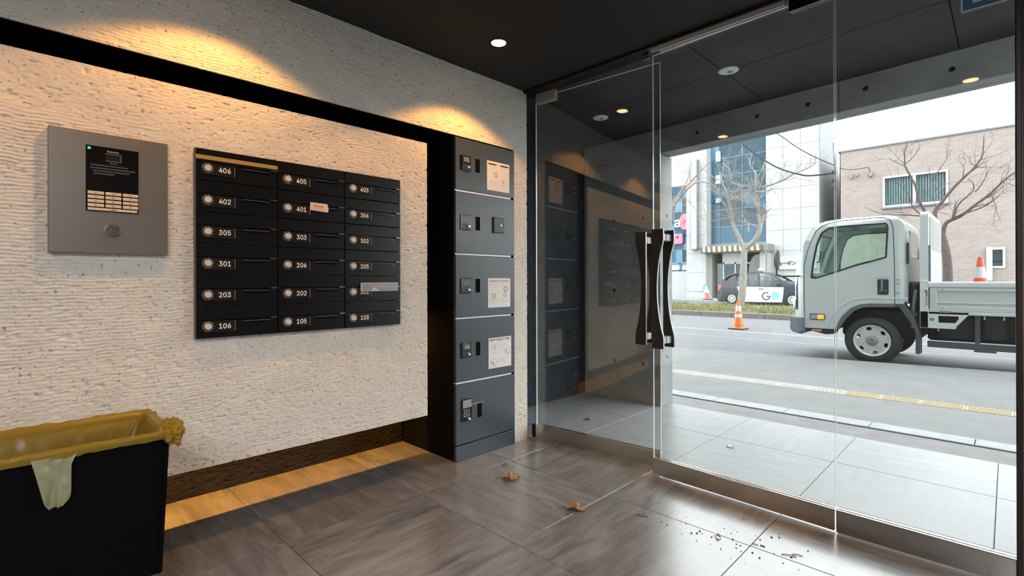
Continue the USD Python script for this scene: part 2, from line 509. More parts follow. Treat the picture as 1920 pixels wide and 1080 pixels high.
def slab_part(name, y0, y1, z0, z1, xf, t, mt, dy=.0050, dz=.0028, seed=0):
    fr, sd = plaster_slab(y0, y1, z0, z1, xf, t, dy, dz, seed)
    v, f, n = meshkit.arrays(fr, True)
    b = sd
    full = cat_([fr, b, bx(xf - t - .002, xf - t, y0, y1, z0, z1)])
    add(wall, name, full, mt, smooth=40)


slab_part('upper_plaster', -2.75, 0.0, 1.977, 2.42, 0, .008, 'plaster', seed=1)
add(wall, 'upper_plaster', bx(-.008, 0, -5.0, -2.75, 1.977, 2.42), 'plaster')
slab_part('corner_strip', -.128, 0.0, 0.0, 1.977, 0, .012, 'plaster', .005, .0032, seed=2)
slab_part('floating_panel', -2.85, -.839, .324, 1.886, 0, .012, 'plaster', seed=3)
add(wall, 'floating_panel', bx(-.02, 0, -5.0, -2.85, .324, 1.886), 'plaster')
add(wall, 'panel_box', bx(-.335, -.013, -5.0, -.842, .326, 1.884), 'locker_side')
slab_part('recess_back', -2.6, -.64, 0.0, .36, -.575, .05, 'dark_plaster', seed=4)
add(wall, 'recess_back', bx(-.625, -.575, -5.0, -2.6, 0, .36), 'dark_plaster')
add(wall, 'recess_back', bx(-.625, -.572, -5.0, -.05, .36, 2.42), 'locker_side')
add(wall, 'recess_soffit', bx(-.575, -.011, -5.0, 0, 1.979, 2.42), 'locker_side')
add(wall, 'recess_cheek', bx(-.575, -.015, -.122, -.004, 0, 1.979), 'locker_side')
add(wall, 'back_board', bx(-.70, -.626, -5.0, .0, -.05, 2.42), 'locker_side')  # added board, out of sight, stops light leaking into the recess

# the hidden amber strip behind the floating panel
strip = thing('light_strip', 'amber light strip hidden in the recess behind the floating plaster panel', 'light', (-.44, -2.8, .93))
add(strip, 'housing', bx(-.46, -.42, -4.9, -.9, .932, .955), 'black_metal')
rl = UsdLux.RectLight.Define(stage, strip + '/lamp')
rl.CreateWidthAttr(.02); rl.CreateHeightAttr(4.0); rl.CreateIntensityAttr(STRIP); rl.CreateColorAttr(Gf.Vec3f(1, .43, .075))

# ------------------------------------------------------------------ ceilings and the room behind the camera
ceil = thing('ceiling', kind='structure')
add(ceil, 'ceiling_board', bx(-.62, 3.5, -5.1, .02, 2.40, 2.56), 'ceiling_black')
pc = thing('porch_ceiling', kind='structure')
slope = lambda x: 2.402 + .028 * x


def board(x0, x1, y0, y1):
    z = lambda x: slope(x)
    pts = [(x, y, z(x) + d) for x in (x0, x1) for y in (y0, y1) for d in (0, .02)]
    return hull(pts)


XC, YC = [-.60, 1.075, 2.165, 3.25, 4.3], [.03, .700, 1.46]
for i in range(4):
    for j in range(2):
        add(pc, 'ceiling_panel', board(XC[i] + .003, XC[i + 1] - .003, YC[j] + .003, YC[j + 1] - .003), 'porch_board')
add(pc, 'ceiling_backing', hull([(x, y, slope(x) + d) for x in (-.62, 4.3) for y in (.02, 1.66) for d in (.012, .2)]), 'concrete_dark')
wb = thing('wall_back', kind='structure')
add(wb, 'wall_board', bx(-.62, 3.5, -5.15, -5.02, 0, 2.4), 'room_white')
wr = thing('wall_right', kind='structure')
add(wr, 'wall_board', bx(3.42, 3.55, -5.1, .02, 0, 2.4), 'room_white')
add(wr, 'return_board', bx(2.47, 3.5, -.03, .04, 0, 2.4), 'black_paint')

# porch walls
pw = thing('porch_wall', kind='structure')
fr, sd = plaster_slab(.02, 1.452, 0, 2.44, -.58, .05, .008, .0045, 6)
add(pw, 'dark_wall', cat_([fr, sd, bx(-.66, -.63, .0, 1.46, 0, 2.44)]), 'charcoal_plaster', smooth=40)
add(pw, 'wall_end', bx(-.63, -.10, .0, .02, 0, 2.42), 'charcoal_plaster')
cw = thing('concrete_wall', kind='structure')
HOLES = lambda pts: [disc(a, b, .017, 16) for a, b in pts]
wall_holes = [(-.25, .35), (-.25, 1.0), (-.25, 1.65), (-.25, 2.2), (.05, .35), (.05, 1.0), (.05, 1.65), (.05, 2.2)]
face = sbox(-.66, 0, .222, 2.30)
add(cw, 'wall_body', bx(-.66, .222, 1.47, 1.66, 0, 2.19, .004), 'concrete')
add(cw, 'wall_face', ext(sbox(-.66, 0, .219, 2.19).difference(shapely.union_all(HOLES(wall_holes))), 1.455, 1.4699, 'y'), 'concrete')
add(cw, 'wall_end_face', ext(sbox(1.458, 0.002, 1.657, 2.188).difference(shapely.union_all(HOLES([(1.56, .42), (1.56, 1.02), (1.56, 1.66)]))), .2222, .228, 'x'), 'concrete')
hz = lambda x: 2.190 + .030 * x
hp = lambda y0, y1, x0, x1, zlo, zhi: hull([(x, y, z) for x in (x0, x1) for y in (y0, y1) for z in (zlo(x), zhi)])
cb = thing('concrete_beam', kind='structure')
add(cb, 'beam_inner', hp(1.470, 1.572, -.66, 4.3, hz, 2.72), 'concrete')
add(cb, 'beam_outer', hp(1.592, 1.66, -.66, 4.3, lambda x: hz(x) + .004, 2.72), 'concrete')
add(cb, 'drip_groove', hp(1.572, 1.592, -.66, 4.3, lambda x: hz(x) + .014, 2.72), 'concrete_dark')
bh = [(.55, 2.31), (1.02, 2.335), (1.36, 2.34), (1.70, 2.36), (2.13, 2.36), (2.6, 2.38)]
beam_poly = Polygon([(-.66, hz(-.66)), (4.3, hz(4.3)), (4.3, 2.62), (-.66, 2.62)]).difference(shapely.union_all(HOLES(bh)))
beam_poly = beam_poly.difference(sbox(1.548, 2.0, 1.552, 2.7))
add(cb, 'beam_face', ext(beam_poly, 1.455, 1.4699, 'y'), 'concrete')
add(cb, 'tie_hole', cat_([ext(shapely.union_all(HOLES(bh)), 1.4685, 1.4698, 'y')]), 'concrete_dark')
add(cw, 'tie_hole', cat_([ext(shapely.union_all(HOLES(wall_holes)), 1.4685, 1.4698, 'y')]), 'concrete_dark')
pr_ = thing('porch_side_wall', kind='structure')
add(pr_, 'wall_body', bx(4.28, 4.42, .0, 1.66, 0, 2.7), 'concrete')

# storeys above the porch, out of view, placed to shade the pavement and the near side of the truck
up_ = thing('upper_storeys', kind='structure')
add(up_, 'facade', bx(-14, 14, -.2, 1.66, 2.72, 14.0), 'concrete')
add(up_, 'street_wall', bx(-14, -.70, 1.40, 1.66, -.2, 2.72), 'concrete')
add(up_, 'street_wall', bx(4.42, 14, 1.40, 1.66, -.2, 2.72), 'concrete')

# ------------------------------------------------------------------ glass front
def pane_box(parent, x0, x1, y, z0, z1, rot=None, t=.010):
    """Glass: two faces see-through, the four narrow sides pale green."""
    faces = cat_([bx(x0, x1, y - t / 2, y - t / 2 + .0002, z0, z1), bx(x0, x1, y + t / 2 - .0002, y + t / 2, z0, z1)])
    q = lambda yy: trimesh.Trimesh([(x0, yy, z0), (x1, yy, z0), (x1, yy, z1), (x0, yy, z1)], [(0, 1, 2), (0, 2, 3)] if yy < y else [(0, 2, 1), (0, 3, 2)], process=False)
    faces = cat_([q(y - t / 2), q(y + t / 2)])
    e = .0006
    edge = cat_([bx(x0, x0 + e, y - t / 2, y + t / 2, z0, z1), bx(x1 - e, x1, y - t / 2, y + t / 2, z0, z1),
                 bx(x0, x1, y - t / 2, y + t / 2, z0, z0 + e), bx(x0, x1, y - t / 2, y + t / 2, z1 - e, z1)])
    return faces, edge


def rotz(mesh, ang, px, py):
    c, s = math.cos(ang), math.sin(ang)
    v = np.array(mesh.vertices) - [px, py, 0]
    v = np.c_[c * v[:, 0] - s * v[:, 1], s * v[:, 0] + c * v[:, 1], v[:, 2]] + [px, py, 0]
    return trimesh.Trimesh(v, np.array(mesh.faces), process=False)


def handle_plate(straight, outer, waist, z0, z1, y, t=.012):
    """A pull plate: straight on the meeting side, waisted on the other."""
    zc, hh = (z0 + z1) / 2, (z1 - z0) / 2
    pts = [(straight, z0), (straight, z1), (outer, z1)]
    for k in range(25):
        s = 1 - 2 * k / 24
        w = 1 - min(1, (abs(s) / .86) ** 2) if abs(s) < .86 else 0
        pts.append((outer + (waist - outer) * (w ** .9), zc + hh * .92 * s))
    pts.append((outer, z0))
    return ext(Polygon(pts).buffer(0), y - t / 2, y + t / 2, 'y')


def door(idx, hinge, free, y0, ang, label_side):
    lo, hi = min(hinge, free), max(hinge, free)
    d = thing(f'door_{idx}', kind='structure', base=(hinge, y0, 0))
    R = lambda m: rotz(m, ang, hinge, y0)
    fc, ed = pane_box(d, lo, hi, y0, .098, 2.362)
    add(d, 'glass_pane', R(fc), 'glass')
    add(d, 'glass_edge', R(ed), 'glass_edge')
    add(d, 'bottom_rail', R(bx(lo, hi, y0 - .016, y0 + .016, .010, .100, .0015)), 'rail_steel')
    add(d, 'rail_bead', R(cat_([bx(lo, hi, y0 - .0155, y0 - .0065, .100, .103), bx(lo, hi, y0 + .0065, y0 + .0155, .100, .103)])), 'chrome')
    s = 1 if free < hinge else -1
    for yy in (-.058, .058):
        g_ = 0.0 if idx == 2 else .034     # the left pair is set farther in from its edge
        st, ou, wa = free + s * (.030 + g_), free + s * (.097 + g_ * .9), free + s * (.058 + g_)
        h = add(d, 'pull_handle', R(handle_plate(st, ou, wa, .722, 1.376, y0 + yy)), 'aluminium')
        for e_ in (-1, 1):
            add(h, 'handle_face', R(handle_plate(st, ou, wa, .722, 1.376, y0 + yy + e_ * .0066, .0012)), 'black_metal')
        ed_ = LineString([(st, .722), (st, 1.376)])
        add(d, 'handle_edge', R(bx(st - .0012, st + .0012, y0 + yy - .0065, y0 + yy + .0065, .722, 1.376)), 'steel')
    for zz in (.765, 1.333):
        a, b = sorted((free + s * (.045 + g_), free + s * (.080 + g_)))
        add(d, 'standoff', R(cat_([bx(a, b, y0 - .052, y0 - .0055, zz - .019, zz + .019, .002), bx(a, b, y0 + .0055, y0 + .052, zz - .019, zz + .019, .002)])), 'aluminium')
    return d, R


d1, R1 = door(1, .038, .938, .055, math.radians(5.0), 'left')
add(d1, 'top_hinge', R1(bx(.050, .205, .055 - .020, .055 + .020, 2.315, 2.385, .003)), 'patch_steel')
d2, R2 = door(2, 1.830, .945, .0, math.radians(-2.0), 'right')
add(d2, 'top_hinge', R2(bx(1.655, 1.826, -.022, .022, 2.326, 2.392, .003)), 'black_gloss')
add(d2, 'hinge_edge', R2(cat_([bx(1.656, 1.826, -.023, -.021, 2.322, 2.327), bx(1.656, 1.826, -.021, -.019, 2.334, 2.336)])), 'chrome')
w1 = thing('window_1', kind='structure')
fc, ed = pane_box(w1, 1.836, 2.386, 0.0, .098, 2.40)
add(w1, 'glass_pane', fc, 'glass'); add(w1, 'glass_edge', ed, 'glass_edge')
add(w1, 'bottom_rail', bx(1.836, 2.386, -.016, .016, .006, .100, .0015), 'rail_steel')
add(w1, 'rail_bead', cat_([bx(1.836, 2.386, -.0155, -.0065, .100, .103), bx(1.836, 2.386, .0065, .0155, .100, .103)]), 'chrome')
w2 = thing('window_2', kind='structure')
fc, ed = pane_box(w2, .004, .030, .055, .095, 2.36)
add(w2, 'glass_pane', fc, 'glass')
add(w2, 'bottom_rail', bx(.004, .030, .043, .067, .008, .095), 'black_metal')
t1 = thing('trim_1', kind='structure')     # header over the doors
add(t1, 'header_box', bx(-.09, 2.47, -.030, .075, 2.386, 2.42), 'black_metal')
add(t1, 'header_channel', cat_([bx(.955, 1.640, -.016, -.006, 2.362, 2.387, .001), bx(.955, 1.640, .006, .016, 2.362, 2.387, .001)]), 'aluminium')
add(t1, 'header_channel', bx(1.836, 2.386, -.012, .012, 2.394, 2.402, .001), 'aluminium')
add(t1, 'stop_bracket', cat_([bx(.885, .925, .02, .035, 2.352, 2.384, .002), bx(.955, .998, .0, .016, 2.352, 2.384, .002)]), 'steel')
t2 = thing('trim_2', kind='structure')     # post at the right end of the glass
add(t2, 'post', bx(2.386, 2.47, -.045, .045, 0, 2.40, .004), 'black_paint')
add(t2, 'post_bead', cat_([tube([(2.405, -.048, .0), (2.405, -.048, 2.4)], .004, 8)]), 'steel')

# blue sticker on the fixed pane, seen from behind
st = thing('sticker', 'blue and white sticker at the top of the fixed glass pane beside the black post', 'sticker', (2.30, -.006, 2.12))
add(st, 'sticker_film', bx(2.243, 2.372, -.0065, -.0052, 2.100, 2.226), 'sign_white')
add(st, 'blue_field', bx(2.248, 2.367, -.0072, -.0066, 2.105, 2.221), 'sign_blue')
glyph = Polygon([(2.276, 2.125), (2.338, 2.125), (2.338, 2.205), (2.318, 2.205), (2.318, 2.146), (2.296, 2.146), (2.296, 2.180), (2.276, 2.180)])
add(st, 'white_mark', ext(glyph, -.0079, -.0073, 'y'), 'sign_white')

# ------------------------------------------------------------------ lamps
def downlight(x, y, label, z=2.40):
    d = thing('downlight', label, 'light', (x, y, z), 'amber downlights in the lobby ceiling')
    add(d, 'trim_ring', lathe([(.040, -.002), (.052, -.004), (.053, 0), (.040, 0), (.040, -.002)], 32, at=(x, y, z)), 'ceiling_black', smooth=30)
    add(d, 'lens', lathe([(0, -.003), (.040, -.003), (.040, -.0015), (0, -.0015)], 32, at=(x, y, z)), 'lamp_amber')
    s = UsdLux.SphereLight.Define(stage, d + '/lamp')
    s.CreateRadiusAttr(.03); s.CreateIntensityAttr(DOWN); s.CreateColorAttr(Gf.Vec3f(1, .45, .105))
    s.AddTranslateOp().Set(Gf.Vec3d(0, 0, -.045))
    sh = UsdLux.ShapingAPI.Apply(s.GetPrim())
    sh.CreateShapingConeAngleAttr(61.0); sh.CreateShapingConeSoftnessAttr(.21)
    return d


downlight(.388, -.64, 'lit amber downlight in the black ceiling above the parcel locker')
downlight(.388, -1.95, 'lit amber downlight above the wall intercom')
downlight(2.196, -1.90, 'lit amber downlight mirrored in the fixed glass pane, above the camera side')
downlight(.388, -3.30, 'unseen amber downlight behind the camera, lighting the back of the plaster wall')  # out of view, carries the row on and lights the rear wall


def fill_panel(x, y, label):  # added fill lamp behind the camera, brightens the plaster wall and floor
    p = thing('ceiling_panel_light', label, 'light', (x, y, 2.40), 'added neutral fill panels over the back of the lobby')
    add(p, 'frame', cat_([bx(x - .31, x + .31, y - .31, y - .28, 2.385, 2.40), bx(x - .31, x + .31, y + .28, y + .31, 2.385, 2.40),
                          bx(x - .31, x - .28, y - .28, y + .28, 2.385, 2.40), bx(x + .28, x + .31, y - .28, y + .28, 2.385, 2.40)]), 'lamp_trim')
    add(p, 'diffuser', bx(x - .28, x + .28, y - .28, y + .28, 2.391, 2.398), 'fill_neutral')
    r = UsdLux.RectLight.Define(stage, p + '/lamp')
    r.CreateWidthAttr(.54); r.CreateHeightAttr(.54); r.CreateIntensityAttr(FILL); r.CreateColorAttr(Gf.Vec3f(.96, .98, 1.0))
    r.AddTranslateOp().Set(Gf.Vec3d(0, 0, -.012))


fill_panel(2.95, -3.3, 'added square fill panel, unseen, over the back right of the lobby')
fill_panel(2.95, -4.4, 'added square fill panel, unseen, in the far back corner of the lobby')


def porch_disc(x, y, label):
    z = slope(x)
    d = thing('ceiling_sensor', label, 'sensor', (x, y, z), 'white discs on the porch ceiling')
    add(d, 'disc_plate', lathe([(0, -.012), (.045, -.012), (.060, -.006), (.062, 0), (0, 0)], 32, at=(x, y, z)), 'lamp_off', smooth=40)
    add(d, 'eye', lathe([(0, -.020), (.012, -.018), (.018, -.012), (0, -.012)], 20, at=(x + .01, y, z)), 'text_dim', smooth=40)


porch_disc(1.104, .700, 'white round disc with a small eye at the crossing of the porch ceiling joints')
porch_disc(.045, .820, 'smaller looking grey disc on the porch ceiling near the dark side wall')

# ------------------------------------------------------------------ intercom
ic = thing('intercom', 'brushed steel entrance intercom panel with black screen and key lock on the plaster wall', 'intercom', (0, -2.265, 1.200))
IX = .026           # how far it stands off the wall
IY, IZ = -2.4385, 1.2000
J = lambda a, b, c, d, x0, x1, ch=0: bx(IX + x0, IX + x1, IY + a, IY + b, IZ + c, IZ + d, ch)
add(ic, 'panel_body', bx(-.002, IX, IY, IY + .346, IZ, IZ + .437, .002), 'intercom_steel')
add(ic, 'screen', J(.0995, .2525, .152, .3885, -.002, .0025, .001), 'black_gloss')
add(ic, 'camera_window', J(.154, .200, .339, .364, .0024, .0032), 'plate_brown')
add(ic, 'camera_frame', cat_([J(.154, .200, .3637, .3652, .0024, .0034), J(.154, .200, .3378, .3393, .0024, .0034), J(.199, .2005, .339, .364, .0024, .0034)]), 'text_dim')
add(ic, 'indicator', J(.1045, .1130, .374, .382, .0024, .0034), 'indicator_green')
add(ic, 'maker_name', text_on('Panasonic', .0056, 'x+', (IX + .0025, IY + .1595, IZ + .3705), .0006, width=.034), 'text_white')
rr = np.random.default_rng(3)
lines = [(.166, .191, .329), (.112, .217, .318), (.112, .243, .307), (.120, .222, .297), (.120, .180, .2875)]
tb = []
for a, b, z in lines:
    y = a
    while y < b:
        w = rr.uniform(.0022, .0038)
        tb += [J(y, y + w, z, z + .0011, .0025, .0030), J(y + w * .35, y + w * .6, z + .0006, z + .0046, .0025, .0030), J(y, y + w * rr.uniform(.6, 1), z + .0032, z + .0043, .0025, .0030)]
        y += w + .0013
add(ic, 'printed_lines', cat_(tb), 'text_dim')
for r in range(4):
    for c in range(3):
        y0 = .1040 + c * .0502; z1 = .2245 - r * .0150
        add(ic, 'key', J(y0, y0 + .0462, z1 - .0110, z1, .0022, .0048, .0008), 'keypad_cream')
        add(ic, 'key_mark', J(y0 + .020, y0 + .0255, z1 - .0067, z1 - .0045, .0048, .0052), 'print_black')
add(ic, 'call_key', J(.1040, .2480, .1555, .1647, .0022, .0048, .0008), 'keypad_cream')
add(ic, 'call_mark', J(.170, .184, .159, .1613, .0048, .0052), 'print_black')
lk = add(ic, 'key_lock', lathe([(0, .005), (.011, .005), (.012, .012), (.0208, .012), (.0228, .009), (.0228, 0), (0, 0)], 32, 'x', (IX - .0005, IY + .1745, IZ + .0860)), 'chrome', smooth=35)
add(lk, 'keyhole', J(.1731, .1759, .080, .092, .004, .006), 'print_black')
add(lk, 'cylinder', lathe([(0, .008), (.0075, .008), (.008, .007), (.008, 0), (0, 0)], 24, 'x', (IX + .002, IY + .1765, IZ + .0845)), 'steel', smooth=35)

# ------------------------------------------------------------------ mailboxes
NUM = [['406', '405', '403'], ['402', '401', '306'], ['305', '303', '302'], ['301', '206', '205'], ['203', '202', '201'], ['106', '105', '103']]
COLN = ['left', 'middle', 'right']
ROWN = ['topmost', 'second from the top', 'third from the top', 'third from the bottom', 'second from the bottom', 'lowest']
Y0, CW, Z1, RH, X = -1.9985, .3214, 1.6432, .1303, .028
for r in range(6):
    for c in range(3):
        y0, y1 = Y0 + c * CW + .0012, Y0 + (c + 1) * CW - .0012
        zt, zb = Z1 - r * RH - .001, Z1 - (r + 1) * RH + .001
        n = NUM[r][c]
        more = {'406': ', gold tape across its top', '401': ', peach label on its slot', '201': ', clear tape over its slot'}.get(n, '')
        mb = thing('mailbox', f'black mailbox {n}, {ROWN[r]} of the {COLN[c]} column{more}', 'mailbox', (0, (y0 + y1) / 2, zb), 'mailboxes on the plaster wall')
        add(mb, 'casing', bx(.0, X - .008, y0, y1, zb, zt), 'mailbox_black')
        add(mb, 'flap', bx(X - .009, X, y0 + .001, y1 - .001, zt - .0545, zt - .0005, .002), 'mailbox_black')
        dr = add(mb, 'door', bx(X - .009, X, y0 + .001, y1 - .001, zb + .0005, zt - .0570, .002), 'mailbox_black')
        add(dr, 'number_plate', bx(X, X + .0018, y0 + .029, y0 + .143, zt - .104, zt - .0585, .0008), 'plate_brown')
        add(dr, 'plate_end', bx(X + .0004, X + .0024, y0 + .1430, y0 + .1444, zt - .102, zt - .061), 'text_dim')
        dy, dz = y0 + .041, zt - .0790
        k = add(dr, 'dial', lathe([(0, .012), (.0115, .012), (.0130, .0105), (.0138, 0), (0, 0)], 24, 'x', (X + .001, dy, dz)), 'dial_grey', smooth=35)
        ticks = []
        for q in range(14):
            a = q * 2 * PI / 14
            p = affinity.rotate(sbox(.0162, -.0010, .0218, .0010), math.degrees(a), origin=(0, 0))
            ticks.append(affinity.translate(p, dy, dz))
        add(k, 'tick_mark', ext(shapely.MultiPolygon(ticks), X + .0018, X + .0026, 'x'), 'text_white', kind='stuff')
        add(dr, 'number', text_on(n, .0205, 'x+', (X + .0018, y0 + .082, zt - .0905), .0007, True, width=.0455), 'text_white')
        if n != '201':
            add(dr, 'letter_slot', cat_([bx(X, X + .004, y0 + .173, y0 + .283, zt - .0662, zt - .0636, .0006), bx(X - .001, X + .0008, y0 + .171, y0 + .285, zt - .0728, zt - .0664)]), 'black_gloss')
            add(dr, 'slot_lip', bx(X + .002, X + .0044, y0 + .174, y0 + .282, zt - .0642, zt - .0633), 'text_dim')
        add(mb, 'latch', cat_([bx(X, X + .006, y0 + .290, y0 + .318, zt - .0555, zt - .0515, .001), lathe([(0, .008), (.0035, .008), (.0038, 0), (0, 0)], 12, 'x', (X, y0 + .292, zt - .0535))]), 'steel', smooth=30)
        if n == '406':
            add(mb, 'gold_tape', bx(X, X + .0006, y0 - .0005, y1 + .0005, zt - .0435, zt - .0265), 'gold_tape', label='gold tape strip')
        if c == 0:
            add(mb, 'side_trim', bx(.0, X - .002, y0 - .0022, y0, zb, zt), 'mailbox_edge')
        if n == '401':
            Q = lambda u, w: (y0 + u, zt - w)
            pl = add(mb, 'paper_label', ext(Polygon([Q(.144, .0425), Q(.228, .0445), Q(.235, .0700), Q(.230, .0840), Q(.145, .0795)]), X + .004, X + .0046, 'x'), 'label_peach', label='peach paper label')
            pr2 = [bx(X + .0046, X + .0049, y0 + .161 + i * .0060, y0 + .161 + i * .0060 + .0042, zt - .0648, zt - .0560) for i in range(8)]
            add(pl, 'red_print', cat_(pr2 + [bx(X + .0046, X + .0049, y0 + .161, y0 + .187, zt - .0535, zt - .0510), bx(X + .0046, X + .0049, y0 + .160, y0 + .212, zt - .0725, zt - .0710)]), 'label_red')
            add(pl, 'label_edge', bx(X + .0046, X + .0049, y0 + .145, y0 + .228, zt - .0478, zt - .0445), 'paper')
        if n == '201':
            ya, yb, za, zc = y0 + .080, y0 + .300, zt - .0775, zt - .0325
            ct = add(mb, 'clear_tape', bx(X + .0045, X + .0052, ya, yb, za, zc), 'clear_tape', label='clear plastic tape')
            add(ct, 'tape_crease', ext(Polygon([(ya + .070, za + .022), (ya + .112, za + .001), (ya + .064, za + .0005)]), X + .0052, X + .0056, 'x'), 'clear_tape_shine')  # pale triangle and bands drawn as shine on the tape
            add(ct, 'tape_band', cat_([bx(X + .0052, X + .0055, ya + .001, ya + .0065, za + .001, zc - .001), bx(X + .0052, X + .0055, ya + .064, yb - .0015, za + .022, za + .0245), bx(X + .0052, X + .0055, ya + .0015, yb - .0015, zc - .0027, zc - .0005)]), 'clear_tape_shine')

# ------------------------------------------------------------------ parcel locker
lo = thing('parcel_locker', 'tall dark grey parcel locker of five doors standing in the wall recess beside the glass', 'locker', (-.28, -.38, 0))
LY0, LY1 = -.634, -.130
add(lo, 'carcass', bx(-.568, -.0195, LY0, LY1, .002, 1.976), 'locker_side')
add(lo, 'plinth', bx(-.03, .004, LY0, LY1 + .002, .0, .093, .002), 'locker_grey')
ZB = [1.974, 1.646, 1.260, .869, .476, .096]
for k in range(5):
    zt, zb = ZB[k] - .008, ZB[k + 1] + .004
    dr = add(lo, 'door', bx(-.019, .004, LY0, LY1, zb, zt, .0015), 'locker_grey')
    zc = {0: 1.8175, 1: 1.455, 2: 1.066, 3: .671, 4: .305}[k]
    wide = LY0 + .118
    if k == 4:
        add(dr, 'lock_unit', bx(.004, .012, LY0 + .038, LY0 + .118, .236, .372, .003), 'black_gloss')
        add(dr, 'display', bx(.0115, .0135, LY0 + .046, LY0 + .114, .318, .366, .001), 'text_dim')
        for rr_ in range(4):
            for cc in range(3):
                add(dr, 'keypad_button', bx(.0118, .0142, LY0 + .054 + cc * .017, LY0 + .066 + cc * .017, .302 - rr_ * .0125, .310 - rr_ * .0125, .0008), 'steel')
        add(dr, 'knob', lathe([(0, .014), (.006, .014), (.008, .010), (.009, 0), (0, 0)], 20, 'x', (.0118, LY0 + .092, .250)), 'knob_bright', smooth=35)
        add(dr, 'handle_cup', bx(.004, .0052, LY0 + .166, LY0 + .206, .240, .325), 'locker_side')
        add(dr, 'handle_plate', bx(.004, .0058, LY0 + .119, LY0 + .168, .236, .330, .001), 'locker_grey')
        add(dr, 'label_edge', bx(.004, .0062, LY0 + .118, LY0 + .222, .329, .3335), 'text_dim')
    else:
        add(dr, 'lock_unit', bx(.004, .011, LY0 + .034, LY0 + .118, zc - .048, zc + .046, .003), 'black_gloss')
        add(dr, 'number_plate', bx(.0105, .0125, LY0 + .048, LY0 + .112, zc + .000, zc + .042, .001), 'black_paint' if k == 0 else 'locker_grey')
        add(dr, 'number', text_on(f'0{k + 1}', .024, 'x+', (.0125, LY0 + .063, zc + .009), .0007, width=.036), 'text_white' if k in (0, 3) else 'text_dim')
        add(dr, 'knob', lathe([(0, .015), (.006, .015), (.008, .011), (.009, 0), (0, 0)], 20, 'x', (.0108, LY0 + .092, zc - .026)), 'knob_bright', smooth=35)
        add(dr, 'lock_base', bx(.0105, .0128, LY0 + .046, LY0 + .112, zc - .045, zc - .006, .001), 'black_paint')
        add(dr, 'handle_cup', bx(.004, .0052, LY0 + .157, LY0 + .194, zc - .044, zc + .041), 'locker_side')
        if k in (1, 3):
            add(dr, 'handle_plate', bx(.004, .0058, LY0 + .118, LY0 + .157, zc - .045, zc + .044, .001), 'locker_grey')
    if k == 1:
        add(dr, 'card_lock', bx(.004, .016, -.326, -.234, 1.407, 1.505, .003), 'black_paint')
        add(dr, 'card_lock_eye', lathe([(0, .003), (.006, .003), (.007, 0), (0, 0)], 16, 'x', (.016, -.268, 1.455)), 'steel', smooth=35)
        add(dr, 'card_lock_shade', bx(.004, .0155, -.329, -.310, 1.404, 1.508, .002), 'print_black')
    if k < 4:
        add(lo, 'shelf_edge', bx(-.018, .001, LY0 + .002, LY1 - .030, ZB[k + 1] - .007, ZB[k + 1] + .003, .0008), 'shelf_edge', label='bright metal strip in the gap between two doors')
        add(lo, 'hinge_pin', bx(-.016, .005, LY0 - .006, LY0 + .004, ZB[k + 1] - .006, ZB[k + 1] + .003, .001), 'steel')
        add(lo, 'hinge_pin', bx(-.016, .004, LY1 - .006, LY1 + .001, ZB[k + 1] - .006, ZB[k + 1] + .003, .001), 'steel')


def notice(y0, y1, z0, z1, label, kind):
    n = thing('notice', label, 'notice', (.004, (y0 + y1) / 2, z0), 'instruction sheets on the parcel locker')
    x = .0046
    add(n, 'sheet', bx(.0041, x, y0, y1, z0, z1), 'paper')
    w, h = y1 - y0, z1 - z0
    B = lambda a, b, c, d: bx(x, x + .0003, y0 + a * w, y0 + b * w, z0 + c * h, z0 + d * h)
    if kind == 'how':
        add(n, 'title', text_on('HOW TO COLLECT ITEMS', .013, 'x+', (x, y0 + .06 * w, z0 + .895 * h), .0003, True, width=.86 * w), 'print_black')
        rings = []
        for (a, b, r) in ((.20, .68, .024), (.80, .50, .026), (.22, .17, .029)):
            rings.append(disc(y0 + a * w, z0 + b * h, r, 24).difference(disc(y0 + a * w, z0 + b * h, r - .0022, 24)))
        add(n, 'picture_ring', ext(shapely.MultiPolygon(rings), x, x + .0003, 'x'), 'print_grey')
        add(n, 'picture', cat_([B(.24, .28, .62, .78), B(.14, .18, .66, .72), B(.74, .80, .46, .58), B(.80, .90, .44, .47), B(.14, .24, .12, .2), B(.22, .30, .08, .12), B(.10, .16, .20, .24)]), 'print_grey')
        add(n, 'text_lines', cat_([B(.15, .24, .845, .855), B(.43, .56, .845, .86)] + [B(.36, .36 + f, .75 - i * .045, .765 - i * .045) for i, f in enumerate((.5, .44, .3))] + [B(.36, .62, .60, .615), B(.08, .58, .50, .51), B(.08, .5, .46, .47)] + [B(.38, .38 + f, .29 - i * .045, .305 - i * .045) for i, f in enumerate((.52, .3, .44, .36))]), 'print_pale')
    else:
        add(n, 'title_bar', cat_([B(.06, .40, .875, .925), B(.60, .94, .875, .925)]), 'print_black' if kind == 'dark' else 'print_grey')
        add(n, 'title', text_on('LOCKER', .008, 'x+', (x, y0 + .42 * w, z0 + .885 * h), .0003, True, width=.16 * w), 'print_grey')
        pict = [(.38, .55, .018), (.72, .36, .012)] if kind == 'dark' else [(.78, .62, .020), (.24, .40, .018), (.74, .42, .014)]
        for a, b, r in pict:
            add(n, 'picture', ext(disc(y0 + a * w, z0 + b * h, r, 16).difference(disc(y0 + a * w, z0 + b * h, r * .55, 16)), x, x + .0003, 'x'), 'print_grey')
        add(n, 'text_lines', cat_([B(.08, .08 + f, .82 - i * .05, .832 - i * .05) for i, f in enumerate((.36, .3, .38))] + [B(.56, .56 + f, .82 - i * .06, .832 - i * .06) for i, f in enumerate((.34, .2))] + [B(.08, .08 + f, .30 - i * .05, .312 - i * .05) for i, f in enumerate((.4, .34, .38, .2))] + [B(.56, .56 + f, .26 - i * .05, .272 - i * .05) for i, f in enumerate((.34, .36, .25))]), 'print_pale')


